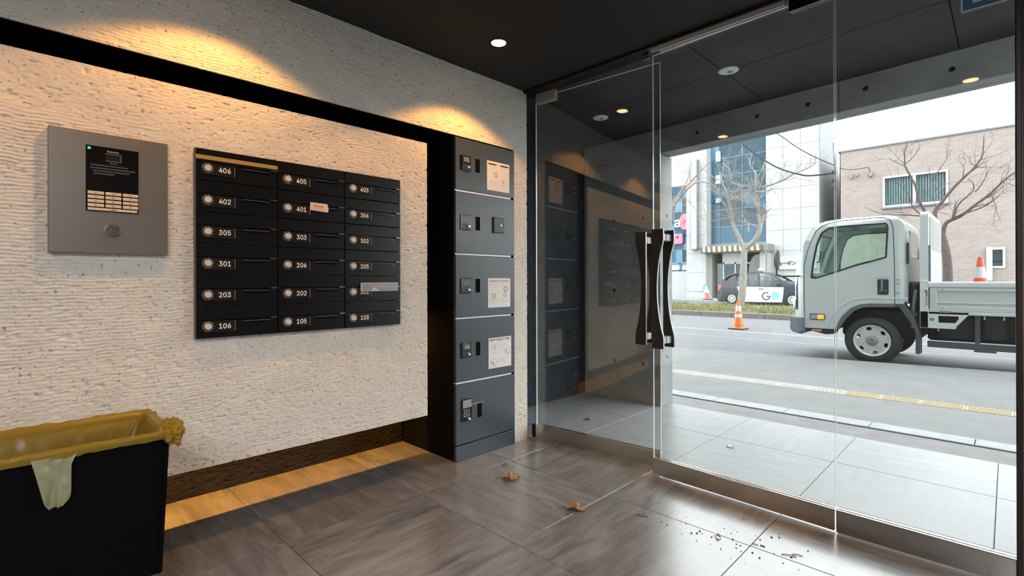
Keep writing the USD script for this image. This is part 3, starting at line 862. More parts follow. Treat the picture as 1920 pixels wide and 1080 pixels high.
notice(-.378, -.177, 1.678, 1.866, 'warm lit paper notice with a black title bar on the topmost locker door', 'dark')
notice(-.372, -.170, .922, 1.112, 'white paper notice with a grey title bar on the middle locker door 03', 'grey')
notice(-.369, -.164, .530, .727, 'white paper notice headed in bold capitals on locker door 04', 'how')

# ------------------------------------------------------------------ rubbish bin with its liner
BX0, BX1, BY1, BZ0, BZ1 = .030, .400, -2.160, .140, .590
bn = thing('rubbish_bin', 'large black plastic rubbish bin below the intercom', 'bin', (.215, -2.55, 0))
BY0 = -2.98
outer = hull([(x, y, z) for z, i in ((BZ0, .018), (BZ1, 0)) for x in (BX0 + i, BX1 - i) for y in (BY0 + i, BY1 - i)])
inner = hull([(x, y, z) for z, i in ((BZ0 + .02, .03), (BZ1 + .05, .012)) for x in (BX0 + i, BX1 - i) for y in (BY0 + i, BY1 - i)])
add(bn, 'tub', tm(man(outer) - man(inner)), 'bin_black')
add(bn, 'corner_rib', cat_([hull([(BX1 - .018 + d, BY1 - .030 + e, BZ0), (BX1 - .018 + d, BY1 - .022 + e, BZ0), (BX1 + d, BY1 - .012 + e, BZ1 - .02), (BX1 + d, BY1 - .004 + e, BZ1 - .02), (BX1 - .016, BY1 - .026, BZ0), (BX1 - .002, BY1 - .008, BZ1 - .02)]) for d, e in ((.004, 0),)]), 'bin_black')
add(bn, 'dolly', bx(.06, .37, -2.93, -2.215, .070, .139, .01), 'bin_black')
for cx_, cy_ in ((.10, -2.27), (.33, -2.27), (.10, -2.88), (.33, -2.88)):
    add(bn, 'caster', lathe([(.006, -.012), (.034, -.012), (.035, 0), (.034, .012), (.006, .012), (.006, -.012)], 20, 'y', (cx_, cy_, .035)), 'rubber_black', smooth=40)


def liner():
    """The bag: walls inside the tub, over the rim and a short skirt outside, all crumpled."""
    n_long, n_short = 70, 34
    t1_, t2_ = np.linspace(0, 1, n_short, endpoint=False), np.linspace(0, 1, n_long, endpoint=False)
    U = np.r_[1 - t1_, 0 * t2_, t1_, 0 * t2_ + 1]           # 1 at the near side
    W = np.r_[0 * t1_ + 1, 1 - t2_, 0 * t1_, t2_]           # 1 at the street end
    side = np.r_[0 * t1_, 0 * t2_ + 1, 0 * t1_ + 2, 0 * t2_ + 3].astype(int)
    N = np.array([[0, 1], [-1, 0], [0, -1], [1, 0]])[side].astype(float)
    rows = [(-.080, -.30), (-.066, -.16), (-.048, -.06), (-.026, -.008), (-.008, .016), (.006, .022), (.012, .014), (.014, .004), (.013, -.006)]
    V = []
    s = np.arange(len(U)) / len(U) * 40
    for k, (off, dz) in enumerate(rows):
        x = (BX0 - off) + (BX1 - BX0 + 2 * off) * U
        y = (BY0 - off) + (BY1 - BY0 + 2 * off) * W
        wr = meshkit.fbm(np.c_[s * .8, np.full(len(s), k * .45), 0 * s], 3, 5) - .5
        wr2 = meshkit.noise(np.c_[s * 3.1, np.full(len(s), k * .8), 0 * s], 8) - .5
        push = (wr * .012 + wr2 * .007) * (1.0 if k < 6 else .7)
        push = np.where(k < 4, np.minimum(push, .004), np.where(k > 5, np.maximum(push, -.004), push))
        x += N[:, 0] * push
        y += N[:, 1] * push
        z = BZ1 + dz + wr * (.010 if k > 3 else .03) + wr2 * .004
        if k > 6:
            z += wr2 * .006
        V.append(np.c_[x, y, z])
    n = len(U)
    V = np.vstack(V)
    f = []
    for k in range(len(rows) - 1):
        for i in range(n):
            A, B, C, D = k * n + i, k * n + (i + 1) % n, (k + 1) * n + (i + 1) % n, (k + 1) * n + i
            f += [(A, B, C), (A, C, D)]
    fl = len(V)
    V = np.vstack([V, [[(BX0 + BX1) / 2, (BY0 + BY1) / 2, BZ1 - .31]]])
    for i in range(n):
        f.append((fl, (i + 1) % n, i))
    return trimesh.Trimesh(V, f, process=False)


bag = thing('bin_liner', 'yellow translucent plastic liner folded over the rim of the black bin', 'bag', (.235, -2.55, .27))
add(bag, 'liner_sheet', liner(), 'bag_yellow', smooth=50)


def crumple(centre, size, seed, sub=3, amp=.35):
    m = trimesh.creation.icosphere(sub, 1.0)
    v = np.array(m.vertices)
    w = meshkit.fbm(v * 1.7 + seed, 4, seed) - .5
    w2 = np.abs(meshkit.noise(v * 4.1 + seed, seed + 2) - .5)
    v = v * (1 + amp * w * 2 - .35 * w2)[:, None] * np.array(size) + np.array(centre)
    return trimesh.Trimesh(v, np.array(m.faces), process=False)


def bunch():
    """The gathered corner: a loose wad of film over the tub's street end, folds fanning out of it."""
    m = trimesh.creation.icosphere(4, 1.0)
    v = np.array(m.vertices)
    az = np.arctan2(v[:, 1], v[:, 0])
    fold = np.sin(az * 7 + 3 * v[:, 2]) * .10 + (meshkit.fbm(v * 2.1 + 3, 4, 7) - .5) * .75 - np.abs(meshkit.noise(v * 4.3 + 9, 12) - .5) * .5
    v = v * (1 + fold)[:, None] * np.array([.060, .036, .040])
    v[:, 2] -= .35 * np.maximum(0, v[:, 0])
    v += np.array([BX1 - .030, BY1 + .010, BZ1 + .012])
    w = np.array(trimesh.creation.icosphere(3, 1.0).vertices)
    return trimesh.Trimesh(v, np.array(m.faces), process=False)


add(bag, 'gathered_corner', bunch(), 'bag_yellow', smooth=60, label='crumpled yellow corner of the liner')


def tongue():
    """The loose flap of liner hanging down the front of the tub."""
    nu, nv = 18, 24
    U, Vv = np.meshgrid(np.linspace(0, 1, nu), np.linspace(0, 1, nv), indexing='ij')
    yl = -2.492 + .032 * Vv ** .9 + .008 * Vv ** 14
    yr = -2.393 - .012 * np.minimum(1, Vv * 5) - .012 * Vv ** 14
    y = yl + (yr - yl) * U
    z = BZ1 + .004 - .156 * Vv * (1 - .10 * (U - .35) ** 2 - .06 * U) + .004 * np.sin(U * 5) * Vv
    fold = .005 * np.sin(U * 6.5 + Vv * 3.2) + .012 * np.exp(-((U - .62 + .10 * Vv) / .10) ** 2) * (.3 + Vv) + (meshkit.noise(np.stack([U * 5, Vv * 7, U * 0], -1), 9) - .5) * .009
    x = BX1 + .013 - .006 * Vv + fold
    v = np.stack([x, y, z], -1).reshape(-1, 3)
    a = np.arange(nu * nv).reshape(nu, nv)
    q = np.stack([a[:-1, :-1], a[1:, :-1], a[1:, 1:], a[:-1, 1:]], -1).reshape(-1, 4)
    return trimesh.Trimesh(v, np.vstack([q[:, [0, 1, 2]], q[:, [0, 2, 3]]]), process=False)


add(bag, 'loose_flap', tongue(), 'bag_pale', smooth=60, label='pale loose flap of the liner hanging down the bin')

# ------------------------------------------------------------------ dead leaves on the floor
def leaf_mesh(L_, W_, seed, curl):
    g = np.random.default_rng(seed)
    nu, nv = 15, 9
    v = []
    for i in range(nu):
        t = i / (nu - 1)
        w = W_ * (math.sin(PI * t ** .75) ** .7) * (1 + .22 * math.sin(t * 21 + seed)) + .0005
        for j in range(nv):
            s = 2 * j / (nv - 1) - 1
            v.append((L_ * (t - .5), w * s, .004 + curl * (abs(s) ** 1.6) * (.6 + .5 * math.sin(t * 7 + s * 3 + seed)) + .010 * math.sin(t * PI) * (.4 + .6 * math.sin(t * 11 + seed) ** 2)))
    v = np.array(v)
    v[:, 2] += .003 * g.random(len(v))
    a = np.arange(nu * nv).reshape(nu, nv)
    q = np.stack([a[:-1, :-1], a[1:, :-1], a[1:, 1:], a[:-1, 1:]], -1).reshape(-1, 4)
    f = np.vstack([q[:, [0, 1, 2]], q[:, [0, 2, 3]]])
    v[:, 2] -= v[:, 2].min() - .0006
    return trimesh.Trimesh(v, f, process=False)


def leaf(x, y, L_, W_, rot, seed, label, curl=.014):
    d = thing('dead_leaf', label, 'leaf', (x, y, 0), 'dry leaves on the lobby floor')
    put = lambda m: trimesh.Trimesh(rotz(m, rot, 0, 0).vertices + np.array([x, y, 0]), np.array(m.faces), process=False)
    add(d, 'blade', put(leaf_mesh(L_, W_, seed, curl)), 'leaf_brown', smooth=50)
    add(d, 'stalk', put(tube([(-L_ * .48, 0, .004), (-L_ * .7, .003, .005), (-L_ * .95, .001, .002)], [.0012, .0010, .0008], 6)), 'crumb')


leaf(.412, -.575, .095, .036, .75, 3, 'crumpled brown dead leaf with a dark stalk on the floor in front of the locker', .016)
leaf(.893, -.622, .090, .032, .55, 8, 'curled brown dead leaf alone in the middle of the lobby floor', .018)
leaf(.245, -.455, .022, .009, 1.1, 12, 'tiny dry leaf scrap nearest the locker plinth', .004)
leaf(1.487, -.405, .022, .009, .3, 15, 'tiny reddish leaf scrap lying on a floor joint near the glass', .005)
cr = []
g = np.random.default_rng(21)
for _ in range(46):
    cx_, cy_ = (g.normal(1.42, .16), g.normal(-.42, .11)) if g.random() < .6 else (g.normal(1.66, .1), g.normal(-.32, .1))
    if cy_ > -.05: continue
    s = g.uniform(.0014, .0042)
    m = trimesh.creation.icosphere(0, s); m.apply_scale([g.uniform(.7, 1.6), g.uniform(.6, 1.2), .6]); m.apply_translation([cx_, cy_, s * .5]); cr.append(m)
for x_, y_, L_ in ((1.13, -.47, .03), (1.16, -.46, .02), (1.72, -.36, .05), (1.75, -.33, .035), (.23, -.33, .018), (.03, .75, .0), (1.61, -.36, .02)):
    if L_: cr.append(tube([(x_, y_, .002), (x_ + L_ * .5, y_ + L_ * .3, .003), (x_ + L_, y_ + L_ * .35, .002)], .0014, 5))
single('floor_debris', cat_(cr), 'crumb', 'dark crumbs of soil and twig scattered on the floor tiles by the glass', 'debris', kind='stuff')
lt_ = thing('litter_scrap', 'small white scrap lying on the pale porch tiles', 'litter', (1.07, .80, 0))
add(lt_, 'scrap', leaf_mesh(.05, .012, 5, .006), 'paper', smooth=50, local=True)
leaf2 = thing('dead_leaf', 'small dark leaf on the porch tiles behind the left glass door', 'leaf', (.02, .66, 0))
add(leaf2, 'blade', leaf_mesh(.05, .014, 7, .008), 'crumb', smooth=50, local=True)

# ------------------------------------------------------------------ street surfaces
def strip_mesh(rows):
    """A ruled ground strip: rows of ((x0, y0, z0), (x1, y1, z1)), given a thickness downwards."""
    pts = [p for r in rows for p in r]
    low = [(x, y, z - .25) for x, y, z in pts]
    v = np.array(pts + low, float)
    n = len(pts)
    f = []
    for i in range(len(rows) - 1):
        a, b, c, d = 2 * i, 2 * i + 1, 2 * i + 3, 2 * i + 2
        f += [(a, b, c), (a, c, d)]
        f += [(a + n, c + n, b + n), (a + n, d + n, c + n)]
    def wallq(a, b):
        f.extend([(a, a + n, b + n), (a, b + n, b)])
    wallq(1, 0); wallq(2 * len(rows) - 2, 2 * len(rows) - 1)
    for i in range(len(rows) - 1):
        wallq(2 * i, 2 * i + 2); wallq(2 * i + 3, 2 * i + 1)
    m = trimesh.Trimesh(v, f, process=False)
    return m


XA, XB = -14.0, 12.0
zk = lambda x, y: -.04 if y < 2.4 else (-.04 + (y - 2.4) / 3.3 * (.022 + .0245 * (x - .6)) if -3 < x < 5 else -.04 + (y - 2.4) / 3.3 * (.022 + .0245 * ((-3.6) if x <= -3 else 4.4)))
XS = [XA, -3.0, .6, 5.0, XB]


def ground(name, y0, y1, mt, label, cat, zf=zk, ny=2):
    parts = []
    ys = np.linspace(y0, y1, ny)
    for a, b in zip(XS[:-1], XS[1:]):
        parts.append(strip_mesh([((a, y, zf(a, y)), (b, y, zf(b, y))) for y in ys]))
    p = cat_(parts)
    return p


ap = single('pavement_apron', ground('a', 1.63, 2.09, 'apron', '', ''), 'apron', kind='structure')
gut = thing('gutter_edging', 'pale concrete edging strip running along the outer side of the porch', 'edging')
xs = np.arange(-8.0, 8.0, .6)
for x_ in xs:
    add(gut, 'edging_stone', bx(x_ + .002, x_ + .598, 2.10, 2.285, -.16, -.030, .004), 'gutter')
gr = single('pavement', cat_([ground('a', 2.29, 3.225, '', '', ''), ground('b', 3.465, 5.62, '', '', '')]), 'asphalt', kind='structure')
tc = thing('tactile_paving', 'worn yellow tactile paving strip set in the asphalt pavement', 'paving')
add(tc, 'bed', ground('c', 3.226, 3.464, '', '', '', lambda x, y: zk(x, y) - .012), 'asphalt')
gg = np.random.default_rng(5)
for i, x_ in enumerate(np.arange(-4.2, 6.0, .3)):
    zA, zB = zk(x_, 3.345), zk(x_ + .3, 3.345)
    m = hull([(x, y, (zA if x < x_ + .1 else zB) + d) for x in (x_ + .002, x_ + .298) for y in (3.23, 3.46) for d in (-.01, .001)])
    bars = [hull([(x, y, (zA if x < x_ + .1 else zB) + d) for x in (x_ + .015, x_ + .285) for y in (3.25 + k * .054, 3.278 + k * .054) for d in (0.0, .005)]) for k in range(4)]
    yellow = gg.random() < (.75 if (i // 3) % 3 == 0 or 20 <= i <= 22 else .2)
    add(tc, 'tactile_slab', cat_([m] + bars), 'tactile_yellow' if yellow else 'tactile_pale')
rd = single('road', bx(-60, 45, 5.2, 13.95, -.5, -.128), 'asphalt_road', kind='structure')
single('road_line', bx(-30, 30, 9.55, 9.70, -.1285, -.1265), 'line_white', 'thin white line along the middle of the road behind the truck', 'road line')
single('road_patch', cat_([bx(-30, 30, 8.2, 8.26, -.1285, -.1268)]), 'line_white', 'thin worn white line on the road just beyond the truck', 'road line')
kb = thing('kerb', 'long grey stone kerb in front of the grass verge across the road', 'kerb')
for x_ in np.arange(-14, 9, 1.0):
    add(kb, 'kerb_stone', bx(x_ + .004, x_ + .996, 13.95, 14.13, -.3, .035, .015), 'kerb')
single('verge', bx(-60, 45, 14.13, 19.7, -.5, .02), 'verge_soil', kind='structure')
gb = np.random.default_rng(9)
blades = []
Vb, Fb = [], []
for k in range(9000):
    x_ = gb.uniform(-12.5, 3); y_ = 14.2 + 5.3 * gb.random() ** 1.5
    if min(math.hypot(x_ - a_, y_ - b_) for a_, b_ in ((-4.53, 16), (1.10, 17), (-7.1, 14.9))) < .25: continue
    h = gb.uniform(.05, .15) * (1.2 if meshkit.noise(np.array([x_ * 1.3, y_ * 1.3, 0]), 3) > .5 else .6)
    a = gb.uniform(0, 2 * PI); w = .012
    i = len(Vb)
    Vb += [(x_ - w * math.cos(a), y_ - w * math.sin(a), .015), (x_ + w * math.cos(a), y_ + w * math.sin(a), .015), (x_ + .05 * gb.normal(), y_ + .05 * gb.normal(), .02 + h)]
    Fb.append((i, i + 1, i + 2))
single('grass', trimesh.Trimesh(Vb, Fb, process=False), 'grass', 'short yellow green grass growing on the verge across the road', 'grass', kind='stuff')
single('far_road', bx(-60, 45, 19.7, 25.2, -.6, -.205), 'asphalt_road', kind='structure')
single('far_pavement', bx(-60, 45, 25.2, 60, -.6, -.06), 'gutter', kind='structure')

# ------------------------------------------------------------------ traffic cones
def cone(x, y, z, h, label, two_bands, body):
    c = thing('traffic_cone', label, 'cone', (x, y, z), 'orange traffic cones')
    r = lambda t: .125 * (1 - t) + .026 * t
    seg = lambda t0, t1, e=0: lathe([(r(t0) + e, t0 * h), (r(t1) + e, t1 * h), (r(t1) - .006, t1 * h), (r(t0) - .006, t0 * h), (r(t0) + e, t0 * h)], 28, at=(x, y, z))
    add(c, 'base_plate', bx(x - .185, x + .185, y - .185, y + .185, z, z + .028, .01), 'rubber_black')
    add(c, 'cone_body', cat_([seg(.03, 1.0), lathe([(0, h * .995), (.022, h * .995), (.022, h), (0, h)], 20, at=(x, y, z))]), body, smooth=40)
    add(c, 'foot_ring', lathe([(.150, .024), (.150, .034), (.124, .05), (.118, .03), (.150, .024)], 28, at=(x, y, z)), body, smooth=40)
    for a, b in two_bands:
        add(c, 'white_band', seg(a, b, .002), 'cone_white', smooth=40)


cone(-2.375, 10.20, -.128, .74, 'orange traffic cone with two white bands standing on the road beside the truck', [(.40, .50), (.60, .78)], 'cone_orange')
cone(2.085, 7.2, .70, .71, 'red orange traffic cone with a broad white band standing in the truck bed', [(.58, .80)], 'cone_red')

# ------------------------------------------------------------------ truck
TY0, TY1 = 6.2, 7.9
tr = thing('truck', 'white flatbed truck parked at the pavement edge outside the glass', 'truck', (1.0, 7.05, -.128))
side = Polygon([(-.09, .50), (-.088, .909), (-.045, 1.20), (.01, 1.37), (.082, 1.59), (.150, 1.755), (.215, 1.875), (.29, 1.94), (.40, 1.98), (.60, 2.007), (.97, 2.018), (1.14, 2.012), (1.25, 1.978), (1.325, 1.89), (1.362, 1.75), (1.376, 1.5), (1.378, .755),
                (1.24, .752), (.96, .752), (.84, .735), (.725, .680), (.612, .555), (.53, .385), (.505, .352), (.116, .349), (-.05, .352)])
plan = Polygon([(.118, 6.2), (.045, 6.225), (-.02, 6.28), (-.065, 6.37), (-.09, 6.6), (-.10, 7.05), (-.09, 7.5), (-.065, 7.73), (-.02, 7.82), (.045, 7.875), (.118, 7.9), (1.26, 7.9), (1.34, 7.87), (1.39, 7.80), (1.40, 7.05), (1.39, 6.30), (1.34, 6.23), (1.26, 6.2)])
front = Polygon([(6.2, .3), (6.2, 1.90), (6.212, 1.945), (6.245, 1.985), (6.31, 2.008), (6.5, 2.03), (7.6, 2.03), (7.79, 2.008), (7.855, 1.985), (7.888, 1.945), (7.9, 1.90), (7.9, .3)])
rake = hull([(x, y, z) for y in (6.1, 8.0) for x, z in ((-.2, .2), (2, .2), (2, 2.2), (.3, 2.2))])
shell = man(ext(side, 6.1, 8.0, 'y')) ^ man(ext(plan, .2, 2.2, 'z')) ^ man(ext(front, -.4, 1.6, 'x'))
win = rounded([(.203, 1.118), (.222, 1.30), (.250, 1.475), (.283, 1.640), (.345, 1.805), (.44, 1.872), (.60, 1.888), (1.145, 1.890), (1.166, 1.842), (1.146, 1.405), (.98, 1.352), (.80, 1.302), (.50, 1.192), (.27, 1.112)], .018)
cav = Polygon([(-.02, .62), (-.03, .95), (.02, 1.22), (.08, 1.42), (.16, 1.65), (.25, 1.83), (.36, 1.93), (.6, 1.955), (1.0, 1.965), (1.2, 1.95), (1.30, 1.84), (1.325, 1.6), (1.33, .80), (.6, .80), (.45, .62)])
cavity = man(ext(cav, TY0 + .055, TY1 - .055, 'y'))
shell = shell - cavity
shell = shell - man(ext(win, 6.0, 8.1, 'y'))
screen = Polygon([(6.36, 1.20), (7.74, 1.20), (7.66, 1.83), (6.44, 1.83)])
shell = shell - man(ext(screen, -.5, .30, 'x'))
rearw = Polygon([(6.62, 1.40), (7.48, 1.40), (7.48, 1.80), (6.62, 1.80)])
shell = shell - man(ext(rearw, 1.25, 1.6, 'x'))
add(tr, 'cab', tm(shell), 'truck_paint', smooth=25)
ring = win.buffer(.006).difference(win.buffer(-.016))
for ya, yb in ((TY0 - .003, TY0 + .02), (TY1 - .02, TY1 + .003)):
    add(tr, 'window_seal', ext(ring, ya, yb, 'y'), 'truck_dark')
    add(tr, 'side_window', ext(win.buffer(-.010), ya + .008, ya + .012, 'y'), 'auto_glass')
# windscreen follows the raked front
ws = []
for y_ in np.linspace(6.36, 7.74, 9):
    b = .045 * ((y_ - 7.05) / .69) ** 2
    ws.append([(-.028 + b, y_, 1.215), (.172 + b, y_, 1.79)])
vv = np.array([p for r in ws for p in r]); ff = []
for i in range(8): ff += [(2 * i, 2 * i + 1, 2 * i + 3), (2 * i, 2 * i + 3, 2 * i + 2)]
add(tr, 'windscreen', trimesh.Trimesh(vv, ff, process=False), 'auto_glass', smooth=True)
add(tr, 'rear_window', bx(1.365, 1.369, 6.63, 7.47, 1.41, 1.79), 'auto_glass')
seam = LineString([(.116, .352), (.107, .718), (.104, 1.112), (.110, 1.308), (.155, 1.528), (.22, 1.72), (.275, 1.838), (.345, 1.903), (.45, 1.943), (.613, 1.966), (.999, 1.974), (1.12, 1.966), (1.195, 1.93), (1.222, 1.82), (1.236, 1.4), (1.240, .753)])
add(tr, 'door_seam', ext(seam.buffer(.0045, cap_style='flat'), TY0 - .0015, TY0 + .003, 'y'), 'seam')
cr_ = LineString([(.405, .392), (.455, .52), (.51, .612), (.58, .69), (.65, .75), (.745, .80), (.85, .826), (1.0, .832), (1.375, .834)])
add(tr, 'arch_crease', ext(cr_.buffer(.010), TY0 - .006, TY0 + .01, 'y'), 'truck_white', smooth=40)
fl = Polygon([(.505, .352), (.53, .385), (.612, .555), (.725, .680), (.84, .735), (.96, .752), (1.24, .752), (1.24, .705), (.97, .700), (.86, .685), (.76, .635), (.66, .52), (.58, .38), (.56, .352)])
add(tr, 'wheel_arch_lip', ext(fl, TY0 - .012, TY0 + .12, 'y'), 'arch_grey')
add(tr, 'wheel_housing', ext(Polygon([(.56, .36), (.66, .54), (.80, .66), (.98, .71), (1.24, .71), (1.37, .75), (1.37, .78), (.9, .78), (.5, .60), (.5, .36)]), TY0 + .03, TY1 - .03, 'y'), 'truck_dark')
add(tr, 'mudguard', ext(Polygon([(1.22, .70), (1.29, .71), (1.36, .58), (1.44, .46), (1.475, .32), (1.515, .30), (1.50, .40), (1.46, .54), (1.40, .66), (1.34, .755), (1.22, .755)]), TY0 + .01, TY0 + .22, 'y'), 'guard_dark')
add(tr, 'mud_flap', bx(1.462, 1.512, TY0 + .02, TY0 + .24, .075, .335, .004), 'guard_dark')
add(tr, 'bumper', hull([(x, y, z) for y in (6.24, 7.86) for x, z in ((-.10, .505), (.118, .505), (.118, .30), (.05, .245), (-.06, .27), (-.10, .31))] + [(.118, 6.185, .505), (.118, 6.185, .30), (.02, 6.20, .49), (.02, 6.20, .27)]), 'truck_grey')
add(tr, 'step', hull([(x, y, z) for y in (6.205, 6.5) for x, z in ((.125, .350), (.515, .350), (.49, .275), (.40, .265), (.20, .31), (.125, .32))]), 'truck_dark')
add(tr, 'step_reflector', bx(.215, .345, 6.196, 6.206, .298, .334, .003), 'lamp_orange')
il = add(tr, 'indicator', ext(rrect(.186, .390, .480, .572, .015), TY0 - .008, TY0 + .01, 'y'), 'truck_dark')
add(il, 'clear_lens', ext(rrect(.196, .290, .492, .560, .008), TY0 - .012, TY0 - .007, 'y'), 'text_dim')
add(il, 'amber_lens', ext(rrect(.292, .380, .490, .562, .008), TY0 - .013, TY0 - .007, 'y'), 'lamp_amber_lit')
add(tr, 'headlamp', hull([(-.095, 6.40, .62), (-.095, 6.40, .82), (-.075, 6.30, .64), (-.075, 6.30, .80), (-.035, 6.262, .66), (-.03, 6.262, .78), (-.02, 6.6, .62), (-.02, 6.6, .82), (-.1, 6.6, .62), (-.1, 6.6, .82)]), 'headlamp')
hd = add(tr, 'door_handle', ext(rrect(1.042, 1.170, .878, 1.098, .018), TY0 - .004, TY0 + .01, 'y'), 'truck_dark')
add(hd, 'grip', cat_([bx(1.082, 1.106, TY0 - .016, TY0 - .004, .93, 1.09, .004), bx(1.058, 1.085, TY0 - .008, TY0 - .004, .925, .94), bx(1.122, 1.150, TY0 - .008, TY0 - .004, .925, .94)]), 'truck_grey')
add(tr, 'badge', cat_([bx(1.036 + i * .016, 1.047 + i * .016, TY0 - .004, TY0, 1.118, 1.140) for i in range(9)]), 'headlamp')
add(tr, 'rear_vent', bx(1.368, 1.392, 6.24, 6.262, 1.31, 1.605, .003), 'truck_dark')
add(tr, 'fuel_flap', cat_([bx(1.25, 1.30, TY0 - .003, TY0, z_, z_ + .006) for z_ in (1.085, 1.03, .90)]), 'seam')
# inside the cab
add(tr, 'seat', cat_([bx(.78, 1.22, 6.32, 6.88, .80, 1.02, .05), bx(1.12, 1.28, 6.34, 6.86, 1.0, 1.52, .05), bx(.78, 1.22, 7.1, 7.78, .80, 1.02, .05), bx(1.12, 1.28, 7.1, 7.78, 1.0, 1.45, .05)]), 'cabin_grey')
add(tr, 'headrest', cat_([bx(1.15, 1.25, 6.48, 6.72, 1.53, 1.70, .03), bx(1.15, 1.25, 7.30, 7.56, 1.48, 1.64, .03)]), 'cabin_grey')
add(tr, 'dashboard', hull([(x, y, z) for y in (6.27, 7.83) for x, z in ((-.01, .85), (-.01, 1.18), (.16, 1.20), (.33, 1.10), (.33, .85))]), 'cabin_grey')
th = np.linspace(0, 2 * PI, 37)
wc = np.array([.70, 6.62, 1.29]); e1 = np.array([0, 1.0, 0]); e2 = np.array([.94, 0, .34])
add(tr, 'steering_wheel', cat_([tube([wc + .215 * (math.cos(t) * e1 + math.sin(t) * e2) for t in th], .015, 8, False), tube([wc - .2 * e2, wc, wc + .2 * e2], .012, 6), tube([wc - .2 * e1, wc + .2 * e1], .012, 6), tube([wc, wc + [-.15, 0, -.28]], .03, 8)]), 'truck_dark', smooth=50)
add(tr, 'grab_handle', tube([(.262, 6.29, 1.36), (.292, 6.31, 1.37), (.312, 6.31, 1.50), (.305, 6.29, 1.53)], .012, 6), 'truck_dark')
add(tr, 'sun_visor', cat_([bx(.36, .62, 6.34, 6.95, 1.885, 1.905), bx(.36, .62, 7.15, 7.76, 1.885, 1.905)]), 'cabin_grey')
# mirror on its arm
add(tr, 'mirror_arm', tube([(.06, 6.26, 1.15), (-.12, 6.12, 1.148), (-.215, 6.08, 1.148), (-.245, 6.07, 1.175), (-.250, 6.07, 1.30)], .013, 8), 'truck_dark', smooth=50)
mm = hull([(x, y, z) for x, y, sc in ((-.27, 6.09, .8), (-.235, 6.08, 1.0), (-.225, 6.08, .95)) for y, z in [(6.08 + .085 * sc * math.cos(t), 1.41 + .165 * sc * math.sin(t)) for t in np.linspace(0, 2 * PI, 20)]])
add(tr, 'mirror', mm, 'mirror_back', smooth=40)


def truck_wheel(cx, cz, R, y0, w=.19):
    t = add(tr, 'tyre', lathe([(.225, 0), (.235, .006), (R - .085, -.004), (R - .02, .012), (R, .035), (R, w - .03), (R - .02, w), (.235, w), (.225, w - .005), (.225, 0)], 48, 'y', (cx, y0, cz)), 'tyre', smooth=40)
    holes = [affinity.rotate(affinity.scale(disc(0, .172, .023, 16), 1.45, 1, origin=(0, .172)), a, origin=(0, 0)) for a in (12, 72, 132, 192, 252, 312)]
    face = disc(0, 0, .205, 40).difference(shapely.union_all(holes)).difference(disc(0, 0, .06, 24))
    face = affinity.translate(face, cx, cz)
    rim = add(t, 'rim', cat_([ext(face, y0 + .022, y0 + .034, 'y'), lathe([(.200, .020), (.214, -.004), (.224, -.004), (.228, .012), (.226, .05), (.200, .04), (.200, .020)], 40, 'y', (cx, y0, cz))]), 'wheel_silver', smooth=30)
    add(t, 'hub', cat_([lathe([(0, .0), (.025, 0), (.03, -.006), (.052, 0), (.060, .01), (.062, .034), (0, .034)], 28, 'y', (cx, y0, cz)), lathe([(.060, .012), (.074, .018), (.076, .03), (.060, .03), (.060, .012)], 28, 'y', (cx, y0, cz))]), 'rust', smooth=40)
    add(t, 'wheel_nut', cat_([lathe([(0, -.012), (.010, -.012), (.011, .01), (0, .01)], 6, 'y', (cx + .112 * math.cos(a), y0 + .014, cz + .112 * math.sin(a))) for a in np.arange(6) * PI / 3 + .26]), 'wheel_silver')
    add(t, 'drum', bx(cx - .17, cx + .17, y0 + .06, y0 + w - .01, cz - .17, cz + .17, .08), 'truck_dark')


truck_wheel(.968, .212, .340, 6.225)
truck_wheel(.968, .212, .340, 7.69)
truck_wheel(3.50, .212, .340, 6.24)
truck_wheel(3.50, .212, .340, 7.66)
add(tr, 'axle', cat_([tube([(.968, 6.3, .212), (.968, 7.8, .212)], .05, 10), tube([(3.5, 6.3, .212), (3.5, 7.8, .212)], .07, 10)]), 'truck_dark')
add(tr, 'chassis_rail', cat_([bx(.2, 5.0, 6.62, 6.70, .40, .60), bx(.2, 5.0, 7.38, 7.46, .40, .60)] + [bx(x_, x_ + .08, 6.62, 7.46, .44, .58) for x_ in (.3, 1.4, 2.2, 3.0, 4.0, 4.9)]), 'truck_dark')
add(tr, 'engine_box', cat_([bx(1.385, 1.50, 6.34, 7.75, .42, 1.06, .03), bx(.55, 1.50, 6.52, 7.58, .24, .66, .03)]), 'truck_dark')
add(tr, 'air_pipe', cat_([tube([(1.43, 6.30, .42), (1.43, 6.30, .70), (1.46, 6.31, .95)], .022, 8), tube([(1.40, 6.28, .62), (1.44, 6.27, .66), (1.47, 6.28, .60)], .01, 6)]), 'truck_grey', smooth=50)
add(tr, 'tank', cat_([bx(1.66, 2.06, 6.50, 6.95, .26, .60, .03), bx(2.12, 2.36, 6.45, 6.9, .28, .62, .03), bx(2.5, 3.0, 6.4, 6.9, .26, .58, .03), bx(1.55, 3.05, 6.66, 7.5, .235, .63, .03)]), 'truck_dark')
add(tr, 'side_guard', cat_([bx(1.585, 3.05, 6.245, 6.275, .18, .265, .008), bx(2.06, 2.11, 6.275, 6.30, .2, .63), bx(2.9, 2.95, 6.275, 6.30, .2, .63), bx(2.05, 2.26, 6.24, 6.28, .155, .185, .004)]), 'guard_dark')
